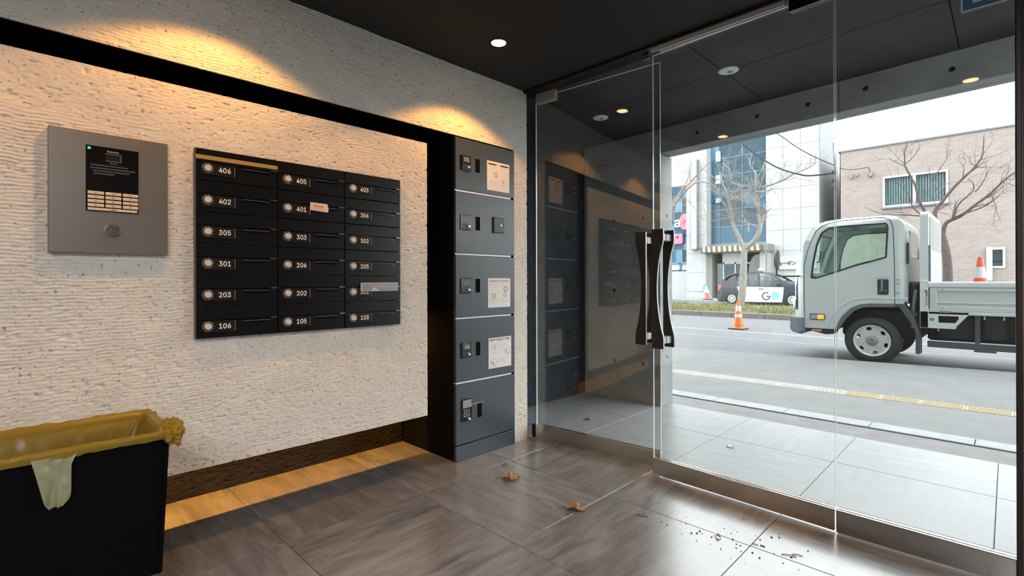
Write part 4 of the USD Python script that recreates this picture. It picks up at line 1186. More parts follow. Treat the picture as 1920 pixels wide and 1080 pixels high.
# bed
add(tr, 'bed_floor', bx(1.52, 4.75, 6.22, 7.88, .625, .70), 'truck_white')
add(tr, 'bed_sill', bx(1.60, 4.75, 6.205, 6.26, .628, .668, .004), 'truck_white')
add(tr, 'sill_bracket', ext(Polygon([(1.512, .44), (1.875, .44), (1.885, .475), (2.0, .628), (2.0, .66), (1.512, .66)]).difference(rounded([(1.704, .516), (1.872, .518), (1.905, .57), (1.905, .608), (1.704, .608)], .006)).difference(affinity.scale(disc(1.637, .556, .022, 20), 1.3, 1)), 6.205, 6.235, 'y'), 'truck_white')
add(tr, 'bracket_plug', ext(affinity.scale(disc(1.637, .556, .022, 20), 1.3, 1), 6.212, 6.23, 'y'), 'rust')
gt = add(tr, 'side_gate', bx(1.614, 4.74, 6.222, 6.244, .672, .982, .003), 'truck_paint')
add(gt, 'gate_top_rail', ext(rrect(6.200, 6.262, .980, 1.064, .022), 1.600, 4.74, 'x'), 'truck_white', smooth=40)
add(gt, 'gate_frame', cat_([bx(1.614, 1.690, 6.208, 6.224, .672, .98, .003), bx(1.690, 4.66, 6.208, 6.224, .672, .735, .003), bx(1.690, 4.66, 6.212, 6.224, .775, .790, .003), bx(1.690, 4.66, 6.208, 6.224, .938, .98, .003), bx(4.66, 4.74, 6.208, 6.224, .672, .98, .003), bx(2.9, 2.96, 6.21, 6.224, .672, .98, .003)]), 'truck_paint')
add(gt, 'gate_bolt', cat_([lathe([(0, -.006), (.007, -.006), (.008, 0), (0, 0)], 10, 'y', (x_, 6.208, z_)) for x_ in (1.745, 2.6, 3.4) for z_ in (.955, .712)]), 'truck_grey')
add(gt, 'gate_hinge', cat_([bx(x_, x_ + .115, 6.198, 6.21, .650, .678, .003) for x_ in (1.715, 2.75, 4.0)]), 'rust')
add(tr, 'gate_latch', cat_([bx(1.574, 1.598, 6.196, 6.21, .86, .95, .002), bx(1.578, 1.594, 6.194, 6.21, .74, .85, .002), bx(1.56, 1.60, 6.194, 6.206, .92, .96, .004)]), 'steel')
add(tr, 'front_post', cat_([bx(1.512, 1.600, 6.205, 6.27, .44, 1.083, .004), bx(1.512, 1.600, 7.83, 7.895, .44, 1.083, .004)]), 'truck_white')
gd = add(tr, 'head_board', ext(rrect(6.215, 7.885, .66, 2.018, .06), 1.515, 1.600, 'x'), 'truck_white', smooth=40)
add(gd, 'head_board_rib', cat_([bx(1.600, 1.618, y_, y_ + .055, 1.50, 1.955, .004) for y_ in np.arange(6.36, 7.80, .205)]), 'truck_paint')
add(gd, 'plywood_board', bx(1.600, 1.622, 6.30, 7.80, .70, 1.50, .002), 'truck_board')
add(gd, 'board_edge', bx(1.600, 1.624, 6.235, 6.262, .70, 1.56, .002), 'truck_grey')
add(tr, 'far_gate', bx(1.6, 4.74, 7.85, 7.885, .672, 1.05, .004), 'truck_white')
add(tr, 'tail_gate', bx(4.70, 4.74, 6.25, 7.85, .672, 1.05, .004), 'truck_white')
add(tr, 'brake_hose', cat_([tube([(2.15 + .18 * i, 6.26, .62), (2.15 + .18 * i, 6.26, .575)], .009, 6) for i in range(3)] + [tube([(1.70, 6.25, .45), (1.70, 6.25, .40)], .010, 6)]), 'truck_white')

# ------------------------------------------------------------------ taxi
xt, yt, zt0 = -8.62, 24.0, -.205
tx = thing('taxi', 'dark navy taxi with white door panels and GO lettering parked across the road', 'car', (xt + 2.2, yt + .85, zt0))
P = lambda pts: [(a, b) for a, b in pts]
prof = Polygon(P([(xt, .02), (xt - .02, .38), (xt + .03, .60), (xt + .06, .85), (xt + .20, .98), (xt + .38, 1.24), (xt + .62, 1.39), (xt + .95, 1.45), (xt + 1.6, 1.475), (xt + 2.2, 1.46), (xt + 2.55, 1.40), (xt + 2.90, 1.22), (xt + 3.22, 1.0), (xt + 3.45, .89), (xt + 4.05, .80), (xt + 4.33, .66), (xt + 4.40, .40), (xt + 4.38, .04), (xt + 4.2, -.06), (xt + 3.93, -.06), (xt + 3.93, .12), (xt + 3.83, .28), (xt + 3.62, .35), (xt + 3.41, .28), (xt + 3.31, .12), (xt + 3.31, -.06), (xt + 1.07, -.06), (xt + 1.07, .12), (xt + .97, .28), (xt + .76, .35), (xt + .55, .28), (xt + .45, .12), (xt + .45, -.06), (xt + .2, -.06)]))
planx = Polygon([(xt - .02, 24.28), (xt + .06, 24.08), (xt + .3, 24.0), (xt + 3.9, 24.0), (xt + 4.2, 24.1), (xt + 4.36, 24.35), (xt + 4.40, 24.85), (xt + 4.36, 25.35), (xt + 4.2, 25.6), (xt + 3.9, 25.7), (xt + .3, 25.7), (xt + .06, 25.62), (xt - .02, 25.4)])
frontx = Polygon([(24.0, -.1), (24.0, .60), (24.03, .78), (24.16, 1.30), (24.25, 1.43), (24.45, 1.48), (25.25, 1.48), (25.45, 1.43), (25.54, 1.30), (25.67, .78), (25.7, .60), (25.7, -.1)])
body = man(ext(prof, 23.9, 25.8, 'y')) ^ man(ext(planx, -.3, 1.6, 'z')) ^ man(ext(frontx, xt - .3, xt + 4.6, 'x'))
cavt = Polygon(P([(xt + .28, .45), (xt + .30, .90), (xt + .45, 1.2), (xt + .66, 1.33), (xt + 1.0, 1.40), (xt + 2.2, 1.40), (xt + 2.5, 1.34), (xt + 2.95, 1.08), (xt + 3.15, .85), (xt + 3.2, .30), (xt + 1.2, .30)]))
body = body - man(ext(cavt, 24.10, 25.60, 'y'))
wins = [rounded(P([(xt + .36, .80), (xt + .40, .93), (xt + .55, 1.13), (xt + .76, 1.28), (xt + .94, 1.30), (xt + .90, .80)]), .02),
        rounded(P([(xt + 1.02, .79), (xt + 1.04, 1.32), (xt + 1.36, 1.34), (xt + 1.36, .79)]), .02),
        rounded(P([(xt + 1.44, .79), (xt + 1.44, 1.34), (xt + 2.02, 1.33), (xt + 2.02, .77)]), .02),
        rounded(P([(xt + 2.14, .77), (xt + 2.12, 1.33), (xt + 2.42, 1.30), (xt + 2.64, 1.20), (xt + 3.02, .82), (xt + 3.00, .77)]), .02)]
for w_ in wins:
    body = body - man(ext(w_, 23.9, 25.8, 'y'))
body = body - man(ext(Polygon([(24.22, .98), (25.48, .98), (25.36, 1.32), (24.34, 1.32)]), xt + 2.6, xt + 3.4, 'x'))
add(tx, 'body', tm(body), 'taxi_navy', smooth=30)
tum = lambda z: 24.0 + (0 if z < .6 else (z - .6) / .18 * .03 if z < .78 else .03 + (z - .78) / .52 * .13)
for w_ in wins:
    zs = [.77, 1.33]
    for s in (0, 1):
        v, f = trimesh.creation.triangulate_polygon(w_.buffer(.005), engine='earcut')
        yy = np.array([tum(b) + .012 for a, b in v])
        if s: yy = 49.7 - yy
        add(tx, 'side_window', trimesh.Trimesh(np.c_[v[:, 0], yy, v[:, 1]], f, process=False), 'taxi_glass')
add(tx, 'windscreen', trimesh.Trimesh([(xt + 2.62, 24.32, 1.33), (xt + 2.62, 25.38, 1.33), (xt + 3.22, 25.5, .97), (xt + 3.22, 24.2, .97)], [(0, 1, 2), (0, 2, 3)], process=False), 'taxi_glass')
dpan = Polygon(P([(xt + 1.03, .735), (xt + 3.25, .72), (xt + 3.22, .30), (xt + 3.17, -.02), (xt + 1.23, -.045), (xt + 1.16, .35)]))
add(tx, 'door_panel', ext(dpan, 23.988, 24.02, 'y'), 'taxi_white')
add(tx, 'door_line', cat_([bx(xt + 2.075, xt + 2.085, 23.984, 23.99, -.03, .72), bx(xt + 1.10, xt + 3.2, 23.984, 23.99, .60, .606)]), 'print_pale')
add(tx, 'door_handle', cat_([bx(xt + 2.10, xt + 2.34, 23.965, 23.99, .60, .635, .01), bx(xt + 1.2, xt + 1.42, 23.965, 23.99, .60, .635, .01)]), 'taxi_navy')
gx, gz, gr_ = xt + 2.45, .27, .20
gpoly = disc(gx, gz, gr_, 40).difference(disc(gx, gz, gr_ - .052, 40)).difference(Polygon([(gx, gz + .01), (gx + .3, gz + .01), (gx + .3, gz + .2), (gx + .12, gz + .17)])).union(sbox(gx + .0, gz - .035, gx + .185, gz + .018))
add(tx, 'letter_g', ext(gpoly, 23.980, 23.990, 'y'), 'sign_ink', label='dark letter G')
add(tx, 'letter_o', ext(disc(gx + .42, gz + .02, .19, 40), 23.980, 23.990, 'y'), 'go_blue', label='blue disc standing for the letter O')
add(tx, 'door_lettering', cat_([bx(xt + 1.42 + i * .06, xt + 1.46 + i * .06, 23.982, 23.99, .24, .27 + .02 * (i % 3)) for i in range(9)] + [bx(xt + 1.42, xt + 1.58, 23.982, 23.99, .40, .43), bx(xt + 1.62, xt + 1.9, 23.982, 23.99, .13, .15)]), 'print_grey')
add(tx, 'tail_lamp', hull([(xt + .02, 24.10, .52), (xt + .02, 24.10, .86), (xt + .18, 24.0, .56), (xt + .24, 24.02, .84), (xt + .10, 24.2, .52), (xt + .10, 24.2, .86), (xt - .015, 24.2, .55), (xt + .02, 24.2, .84)]), 'lamp_red')
add(tx, 'rear_bumper', hull([(xt - .04, 24.12, .05), (xt - .04, 24.12, .38), (xt + .42, 23.985, .05), (xt + .36, 23.985, .40), (xt - .04, 25.58, .05), (xt - .04, 25.58, .38), (xt + .3, 25.6, .05), (xt + .3, 25.6, .38), (xt + .1, 24.0, -.07), (xt + .4, 24.0, -.07)]), 'truck_dark')
add(tx, 'head_lamp', hull([(xt + 4.02, 24.02, .62), (xt + 4.02, 24.02, .74), (xt + 4.30, 24.2, .56), (xt + 4.30, 24.2, .70), (xt + 4.1, 24.25, .6), (xt + 4.1, 24.25, .74)]), 'headlamp')
add(tx, 'wing_mirror', bx(xt + 2.92, xt + 3.08, 23.84, 23.98, .80, .93, .03), 'taxi_navy')
rl_ = add(tx, 'roof_lamp', crumple((xt + 1.98, 24.7, 1.585), (.14, .16, .13), 2, 3, .0), 'taxi_white', smooth=True, label='round white roof lamp')
add(tx, 'roof_lamp_foot', bx(xt + 1.88, xt + 2.08, 24.6, 24.8, 1.45, 1.50, .01), 'taxi_navy')
add(tx, 'aerial', cat_([bx(xt + .98, xt + 1.10, 24.5, 24.7, 1.455, 1.54, .02)]), 'taxi_white')
add(tx, 'seat', cat_([bx(xt + .9, xt + 1.1, 24.3, 25.4, .5, 1.0, .05), bx(xt + 2.02, xt + 2.2, 24.3, 24.8, .5, 1.05, .05), bx(xt + 2.02, xt + 2.2, 24.95, 25.45, .5, 1.05, .05)]), 'cabin_grey')
add(tx, 'headrest', cat_([bx(xt + 2.06, xt + 2.2, 24.42, 24.68, 1.02, 1.26, .04), bx(xt + 2.06, xt + 2.2, 25.07, 25.33, 1.02, 1.26, .04)]), 'taxi_white', label='white headrest covers')
for cx_ in (xt + .76, xt + 3.62):
    for y0_, sgn in ((24.03, 1), (25.48, 1)):
        t = add(tx, 'tyre', lathe([(.19, 0), (.29, -.002), (.318, .02), (.32, .17), (.29, .19), (.19, .19), (.19, 0)], 36, 'y', (cx_, y0_, zt0 + .318)), 'tyre', smooth=40)
        add(t, 'wheel_disc', ext(affinity.translate(disc(0, 0, .20, 32).difference(shapely.union_all([affinity.rotate(sbox(.07, -.018, .17, .018), a, origin=(0, 0)) for a in range(0, 360, 36)])), cx_, zt0 + .318), y0_ - .004, y0_ + .02, 'y'), 'wheel_silver')
        add(t, 'drum', lathe([(0, .03), (.19, .03), (.19, .15), (0, .15)], 20, 'y', (cx_, y0_, zt0 + .318)), 'truck_dark')

# ------------------------------------------------------------------ street trees
def smooth_path(pts, k=4):
    p = np.asarray(pts, float)
    if len(p) < 3: return p
    t = np.arange(len(p)); tt = np.linspace(0, len(p) - 1, (len(p) - 1) * k + 1)
    from scipy.interpolate import PchipInterpolator
    return PchipInterpolator(t, p)(tt)


def sprout(p, d, length, r, g, depth, out, spread=.55):
    """Twigs: a wandering line that forks on."""
    n = 4
    pts = [p]
    d = d / np.linalg.norm(d)
    for i in range(n):
        d = d + g.normal(0, .20, 3) + np.array([0, 0, .06])
        d /= np.linalg.norm(d)
        pts.append(pts[-1] + d * length / n)
    out.append(tube(pts, np.linspace(r, r * .45, n + 1), 4 if r < .012 else 5, False))
    if depth <= 0: return
    for k in range(g.integers(2, 4)):
        i = int(g.integers(1, n + 1))
        dd = d + g.normal(0, spread, 3)
        sprout(pts[i], dd, length * g.uniform(.5, .8), r * .6, g, depth - 1, out, spread)


def tree(label, y, trunk, limbs, seed, bark, rt, twig_mat, dens=1.0):
    g = np.random.default_rng(seed)
    b = trunk[0]
    t = thing('street_tree', label, 'tree', (b[0], y, b[1]), 'bare street trees on the verge')
    tp = smooth_path([(x, y, z) for x, z in trunk])
    add(t, 'trunk', tube(tp, np.linspace(rt * 1.15, rt * .82, len(tp)), 12), bark, smooth=60)
    tw = []
    for li, (pts, r0, r1) in enumerate(limbs):
        g2 = np.random.default_rng(seed * 100 + li)
        dy = g2.uniform(-.5, .5)
        base_y = y + (0 if li < 2 else g2.uniform(-.25, .25))
        pp = smooth_path([(x, (y if i == 0 and li < 2 else base_y) + dy * i / len(pts), z) for i, (x, z) in enumerate(pts)])
        rr = np.linspace(r0, r1, len(pp))
        add(t, 'limb', tube(pp, rr, 8), bark, smooth=60)
        n = max(2, int(len(pp) * .75 * dens))
        for k in range(n):
            i = int(g2.integers(len(pp) // 4, len(pp)))
            tan = pp[min(i + 1, len(pp) - 1)] - pp[i - 1]
            tan /= np.linalg.norm(tan) + 1e-9
            sprout(pp[i], tan * .7 + g2.normal(0, .6, 3) + np.array([0, 0, .25]), g2.uniform(.35, .85), max(.0052, rr[i] * .38), g2, 2, tw)
    add(t, 'twigs', cat_(tw), twig_mat, kind='stuff')


tree('bare pale grey street tree with two upright limbs in front of the white building', 16.0,
     [(-4.53, .02), (-4.40, .6), (-4.368, 1.2), (-4.335, 1.887), (-4.318, 2.30)],
     [([(-4.33, 2.20), (-4.53, 2.691), (-4.698, 3.155), (-4.785, 3.792), (-4.867, 4.222), (-5.005, 4.592), (-5.074, 5.027)], .085, .022),
      ([(-4.30, 2.20), (-3.938, 2.551), (-3.796, 2.946), (-3.871, 3.492), (-3.966, 4.044), (-3.977, 4.791), (-4.06, 4.974)], .095, .028),
      ([(-3.955, 4.33), (-3.491, 4.386), (-3.004, 4.515), (-2.709, 4.652), (-2.308, 4.762), (-2.085, 4.884)], .038, .010),
      ([(-3.965, 4.383), (-4.525, 4.492), (-4.796, 4.704), (-4.83, 5.06), (-5.073, 5.345)], .038, .012),
      ([(-4.664, 3.326), (-5.009, 3.322), (-5.435, 3.252), (-5.727, 3.385)], .022, .008),
      ([(-4.764, 4.0), (-5.147, 4.221), (-5.432, 4.364)], .022, .008),
      ([(-3.869, 4.167), (-3.492, 4.087), (-3.124, 4.205)], .022, .007),
      ([(-4.629, 3.428), (-4.261, 3.531), (-4.064, 3.647)], .022, .008)], 4, 'bark', .118, 'twig', 1.15)
tree('bare reddish street tree spreading in front of the brick building behind the truck bed', 17.0,
     [(1.10, .02), (1.08, .6), (1.099, 1.147), (1.088, 1.619), (.994, 2.255), (.90, 2.60)],
     [([(1.00, 2.40), (1.064, 2.738), (1.391, 2.927), (1.708, 3.209), (2.036, 3.508), (2.314, 3.831), (2.60, 4.05)], .060, .014),
      ([(.91, 2.55), (.808, 3.084), (.977, 3.405), (1.242, 3.809), (1.501, 4.118), (1.711, 4.369), (1.857, 4.71), (1.878, 5.184)], .060, .012),
      ([(.90, 2.58), (.66, 2.95), (.544, 3.214), (.428, 3.526), (.359, 3.927), (.194, 4.375), (.098, 4.664), (.099, 4.969), (.172, 5.291)], .050, .010),
      ([(1.174, 2.802), (1.348, 2.931), (1.79, 3.087), (2.035, 3.23), (2.195, 3.405)], .028, .008),
      ([(1.261, 2.881), (1.349, 3.219), (1.688, 3.636), (1.564, 3.909)], .028, .008),
      ([(1.688, 3.608), (1.854, 3.84), (1.977, 4.158)], .016, .006),
      ([(1.711, 4.369), (1.586, 4.503), (1.566, 4.706)], .016, .006),
      ([(.819, 3.127), (1.176, 3.353)], .018, .006),
      ([(.60, 3.05), (.451, 3.103), (.239, 3.427), (.192, 3.675), (.023, 3.972)], .024, .007),
      ([(.122, 4.569), (-.097, 4.727), (-.295, 4.916)], .014, .006),
      ([(.122, 4.66), (.29, 4.784), (.48, 5.051)], .014, .006),
      ([(.80, 4.2), (.958, 4.492), (1.07, 4.708), (1.07, 4.912)], .014, .006),
      ([(.62, 2.98), (.2, 3.05), (-.35, 3.12), (-.85, 3.40)], .022, .006)], 6, 'bark_red', .115, 'bark_red', .32)
tree('bare tree at the left edge of the opening, only its branch tips showing', 14.9,
     [(-7.1, .02), (-7.05, 1.0), (-7.0, 2.4)],
     [([(-7.0, 2.3), (-6.7, 3.3), (-6.2, 4.2), (-5.6, 4.75), (-5.0, 5.25)], .07, .012),
      ([(-7.0, 2.35), (-6.6, 3.5), (-6.0, 4.25), (-5.45, 4.55), (-5.0, 4.45), (-4.7, 4.2)], .06, .008),
      ([(-6.9, 2.8), (-6.5, 4.0), (-6.1, 4.6), (-5.9, 5.4)], .05, .010)], 8, 'bark', .12, 'twig', .5)

# ------------------------------------------------------------------ buildings across the road
wbd = thing('white_building', 'white stone office building with a tall blue glass front and a striped canopy', 'building', (-9, 33, -.06))
add(wbd, 'wall', bx(-7.77, -5.02, 29.0, 40, -.06, 11.5), 'stone_white')
add(wbd, 'wall', bx(-11.2, -7.77, 29.3, 40, 3.3, 11.5), 'curtain_dark')
add(wbd, 'wall', bx(-12.5, -11.15, 28.6, 40, -.06, 11.5), 'stone_white')
add(wbd, 'wall', bx(-22, -12.5, 29.25, 40, 7.35, 11.5), 'stone_white')
add(wbd, 'wall', bx(-22, -12.5, 29.0, 40, -.06, 1.70), 'stone_white')
add(wbd, 'side_wall', bx(-5.03, -5.0, 29.05, 33.1, -.06, 11.5), 'stone_grey')
for k, z_ in enumerate(np.arange(.35, 12, 1.2)):
    for i in range(3):
        x0, x1 = -7.77 + i * .917, -7.77 + (i + 1) * .917
        add(wbd, 'stone_panel', bx(x0 + .008, x1 - .008, 28.97, 29.0, z_ + .008, z_ + 1.192), 'stone_white')
    add(wbd, 'stone_panel', bx(-12.49, -11.16, 28.57, 28.6, z_ + .008, z_ + 1.192), 'stone_white')
zz_ = np.arange(3.34, 12, 1.075)
for k, z_ in enumerate(zz_):
    for i, (x0, x1) in enumerate(((-11.15, -10.62), (-10.62, -9.2), (-9.2, -7.77))):
        g_ = (k * 3 + i * 5) % 7
        mt = ('curtain_pale' if g_ in (1, 4) else 'curtain_blue') if i == 0 else ('curtain_blue' if (k < 1 or g_ in (2,)) else 'curtain_dark')
        add(wbd, 'glass_panel', bx(x0 + .025, x1 - .025, 29.25, 29.30, z_ + .025, z_ + 1.05), mt)
add(wbd, 'mullions', cat_([bx(x_ - .02, x_ + .02, 29.20, 29.30, 3.3, 12) for x_ in (-11.13, -10.62, -9.2, -7.79)] + [bx(-11.15, -7.77, 29.22, 29.30, z_ - .022, z_ + .022) for z_ in zz_]), 'mullion')
for k, z_ in enumerate(np.arange(2.25, 7.3, .85)):
    for i, (x0, x1) in enumerate(((-13.6, -13.05), (-13.05, -12.5), (-14.4, -13.6))):
        g_ = (k * 5 + i * 3) % 4
        add(wbd, 'glass_panel', bx(x0 + .02, x1 - .02, 29.2, 29.25, z_ + .02, z_ + .83), ('curtain_pale', 'curtain_blue', 'curtain_blue', 'curtain_dark')[g_])
add(wbd, 'mullions', cat_([bx(x_ - .02, x_ + .02, 29.15, 29.25, 2.2, 7.35) for x_ in (-13.6, -13.05, -14.4)] + [bx(-14.5, -12.5, 29.16, 29.25, z_ - .02, z_ + .02) for z_ in np.arange(2.25, 7.4, .85)]), 'mullion')
add(wbd, 'low_window', bx(-14.4, -12.5, 29.1, 29.2, 1.70, 2.20), 'window_frame')
add(wbd, 'low_window_bar', cat_([bx(-14.4, -12.5, 29.0, 29.1, 1.66, 1.75), bx(-14.4, -12.5, 29.0, 29.1, 2.14, 2.24), bx(-13.2, -13.1, 29.0, 29.1, 1.70, 2.2)]), 'mullion')
add(wbd, 'window_spot', cat_([bx(-10.80, -10.50, 29.12, 29.2, z_, z_ + h_) for z_, h_ in ((8.55, .65), (7.15, .55), (5.95, .30))]), 'stone_white')  # white blocks standing in for reflections in the curtain glass
# entrance
add(wbd, 'entrance_back', bx(-11.15, -7.3, 30.6, 30.7, -.06, 3.3), 'door_dark')
add(wbd, 'entrance_ceiling', bx(-11.15, -7.3, 29.0, 30.6, 2.75, 3.3), 'stone_grey')
add(wbd, 'entrance_side', bx(-11.16, -10.77, 28.5, 30.6, -.06, 2.74), 'canopy')
add(wbd, 'entrance_panel', bx(-10.30, -9.2, 28.9, 28.95, 2.1, 2.74), 'window_frame')
add(wbd, 'entrance_door', bx(-10.76, -10.26, 28.9, 28.95, -.05, 2.1), 'door_dark')
add(wbd, 'entrance_frame', cat_([bx(x_, x_ + .09, 28.86, 28.96, -.05, 2.2) for x_ in (-10.26, -9.55, -8.9)] + [bx(-10.26, -7.9, 28.86, 28.96, 2.05, 2.14)]), 'stone_white')
add(wbd, 'entrance_glass', cat_([bx(-10.17, -9.55, 28.9, 28.93, -.05, 2.05), bx(-9.46, -8.9, 28.9, 28.93, -.05, 2.05)]), 'curtain_dark')
add(wbd, 'arched_window', ext(affinity.scale(disc(-8.15, 1.5, .62, 32), .85, 1.75), 28.7, 28.75, 'y'), 'door_dark')
add(wbd, 'entrance_pier', bx(-7.90, -7.46, 28.3, 29.0, -.06, 2.74), 'stone_white')
add(wbd, 'canopy_post', bx(-7.47, -7.40, 27.9, 28.0, -.06, 2.8), 'canopy')
cp = add(wbd, 'canopy', bx(-11.25, -7.33, 28.0, 29.6, 2.72, 3.15), 'canopy')
for i in range(24):
    x_ = -11.25 + i * .158
    if x_ > -7.75: break
    add(cp, 'awning_stripe', hull([(x_, 27.98, 2.76), (x_ + .158, 27.98, 2.76), (x_ + .158 - .06, 27.98, 3.12), (x_ - .06, 27.98, 3.12), (x_, 27.86, 2.78), (x_ + .158, 27.86, 2.78), (x_ + .098, 27.96, 3.12), (x_ - .06, 27.96, 3.12)]), 'awning_light' if i % 2 else 'awning_dark')
# name plate with its lettering
GLY = {"ョ":[[[[17,-3],[17,4],[48,5],[48,13],[19,13],[19,20],[48,20],[48,29],[17,29],[18,36],[54,36],[54,-5],[48,-5],[46,-3]]]],"ー":[[[[10,28],[62,28],[62,20],[10,20]]]],"ギ":[[[[10,9],[9,17],[31,20],[29,31],[10,28],[9,31],[9,35],[28,38],[26,49],[33,50],[35,39],[39,39],[51,41],[51,45],[48,48],[48,51],[53,52],[55,51],[55,54],[58,55],[61,54],[65,47],[65,44],[60,43],[57,50],[55,50],[58,44],[58,42],[55,41],[56,35],[37,32],[38,22],[39,21],[57,25],[60,25],[61,23],[60,17],[53,17],[40,14],[44,-2],[43,-5],[36,-5],[33,13],[12,9]]]],"ン":[[[[15,-2],[12,5],[29,9],[43,17],[54,28],[59,38],[61,38],[64,33],[64,30],[57,20],[46,10],[32,2],[19,-2]]],[[[14,42],[14,44],[17,47],[20,48],[29,41],[36,33],[32,29],[30,29],[21,38]]]],"札":[[[[5,8],[5,12],[11,19],[16,33],[7,34],[6,40],[18,41],[18,54],[24,55],[25,41],[37,40],[37,54],[44,54],[44,2],[46,1],[58,1],[60,6],[60,13],[66,11],[66,3],[65,-1],[60,-5],[42,-5],[38,-2],[36,34],[26,34],[27,30],[34,24],[35,19],[33,16],[30,16],[28,21],[25,22],[25,-7],[18,-6],[18,17],[16,17],[9,5],[7,5]]]],"幌":[[[[7,7],[7,42],[14,42],[16,43],[16,55],[22,54],[22,42],[30,42],[31,18],[36,19],[32,27],[32,52],[64,52],[64,31],[63,30],[64,27],[59,19],[66,18],[66,12],[56,12],[56,0],[61,-1],[62,6],[67,4],[67,-3],[65,-6],[63,-7],[51,-6],[49,-3],[49,12],[46,12],[42,0],[38,-4],[29,-7],[26,-2],[34,1],[38,8],[38,12],[31,12],[28,7],[22,7],[22,-6],[16,-7],[16,36],[13,35],[13,7]],[[51,19],[53,18],[57,30],[51,30]],[[38,37],[56,36],[57,38],[39,39]],[[38,45],[56,44],[57,46],[39,47]],[[38,30],[42,22],[42,18],[44,18],[44,30]],[[23,36],[22,14],[24,13],[25,35]]]],"ビ":[[[[15,49],[23,49],[23,30],[26,30],[50,39],[50,43],[46,49],[49,51],[52,51],[57,42],[53,39],[55,33],[35,25],[24,23],[23,21],[23,7],[28,4],[43,4],[57,6],[57,-2],[25,-3],[19,-1],[16,2]]],[[[58,42],[56,48],[53,51],[57,54],[60,52],[64,45],[64,43],[60,41]]]],"停":[[[[8,22],[5,29],[13,38],[20,55],[25,54],[26,49],[40,49],[39,54],[45,55],[48,49],[66,49],[66,43],[22,43],[20,38],[19,-7],[13,-7],[13,25]]],[[[23,25],[66,25],[66,13],[60,12],[60,10],[48,10],[47,-5],[44,-7],[33,-7],[32,-1],[41,-1],[41,10],[29,10],[28,12],[23,12]],[[29,17],[58,16],[59,18],[30,19]]],[[[28,40],[60,41],[60,27],[29,27]],[[35,33],[53,32],[54,36],[35,36]]]],"ア":[[[[11,40],[11,47],[62,47],[64,45],[64,41],[62,38],[54,30],[54,28],[47,22],[42,24],[41,27],[50,34],[53,40]]],[[[15,-1],[15,2],[21,4],[28,11],[30,15],[32,30],[31,35],[38,36],[39,22],[37,13],[33,5],[22,-4],[19,-4]]]]}


def cjk(text, height, x, z, y, adv=1.0, depth=.02):
    s = height / 62.0
    polys = []
    for i, ch in enumerate(text):
        for rings in GLY.get(ch, []):
            p = Polygon(rings[0], rings[1:]).buffer(0)
            polys.append(affinity.translate(affinity.scale(p, s, s, origin=(0, 0)), x + i * height * adv * 1.05, z))
    return ext(shapely.union_all(polys), y - depth, y, 'y')


add(wbd, 'name_plate', bx(-7.25, -5.15, 28.93, 28.97, 1.68, 2.44), 'window_frame')
add(wbd, 'name_lettering', cjk('ョーギン', .26, -7.14, 1.93, 28.93, .86), 'sign_ink')
add(wbd, 'name_lettering', cjk('札幌ビ', .26, -6.10, 1.99, 28.93, .95), 'sign_ink')
add(wbd, 'name_plate_edge', bx(-7.25, -5.15, 28.92, 28.94, 1.64, 1.68), 'stone_grey')
vs = add(wbd, 'blade_sign', bx(-12.02, -11.64, 28.2, 28.57, 3.05, 8.7), 'stone_white')
add(vs, 'sign_lettering', cat_([cjk(c_, .24, -11.96, z_, 28.195) for c_, z_ in zip('ギンビーギン', (7.6, 6.8, 6.0, 5.2, 4.4, 3.6))]), 'print_pale')
add(vs, 'sign_frame', cat_([bx(-12.04, -12.02, 28.19, 28.57, 3.03, 8.72), bx(-11.64, -11.62, 28.19, 28.57, 3.03, 8.72), bx(-12.04, -11.62, 28.19, 28.57, 3.0, 3.05)]), 'stone_grey')
ps = add(wbd, 'round_sign', ext(affinity.scale(disc(-12.80, 4.92, .50, 32), .75, 1.05), 28.95, 29.1, 'y'), 'pink_sign')
add(ps, 'round_sign_mark', cjk('ア', .30, -13.0, 4.80, 28.945), 'pink_deep')
sq = add(wbd, 'square_sign', ext(rrect(-13.62, -12.95, 3.48, 4.16, .12), 28.95, 29.1, 'y'), 'pink_sign')
add(sq, 'square_sign_mark', cat_([bx(-13.40, -13.2, 28.935, 28.95, 3.9, 3.98), bx(-13.34, -13.26, 28.935, 28.95, 3.8, 4.02)]), 'pink_deep')
add(wbd, 'white_letter', text_on('a', .62, 'y-', (-13.50, 28.95, 4.62), .05, True), 'taxi_white')
stn = thing('standing_sign', 'small red and white standing sign at the entrance of the white building', 'sign', (-9.93, 25.9, -.06))
sp = rounded([(-10.06, -.05), (-9.74, -.05), (-9.90, .62), (-9.98, .78), (-10.08, .80), (-10.16, .70), (-10.14, .45)], .03)
add(stn, 'sign_board', ext(sp, 25.85, 25.92, 'y'), 'taxi_white')
add(stn, 'red_field', ext(sp.intersection(sbox(-11, -1, -9, .36)).buffer(-.02), 25.835, 25.85, 'y'), 'stand_red')
add(stn, 'blue_edge', ext(sp.buffer(.02).difference(sp.buffer(-.03)).intersection(sbox(-10.3, .5, -9.7, 1)), 25.83, 25.85, 'y'), 'stand_blue')
add(stn, 'foot', bx(-10.15, -9.70, 25.7, 26.1, -.06, -.02, .005), 'truck_dark')

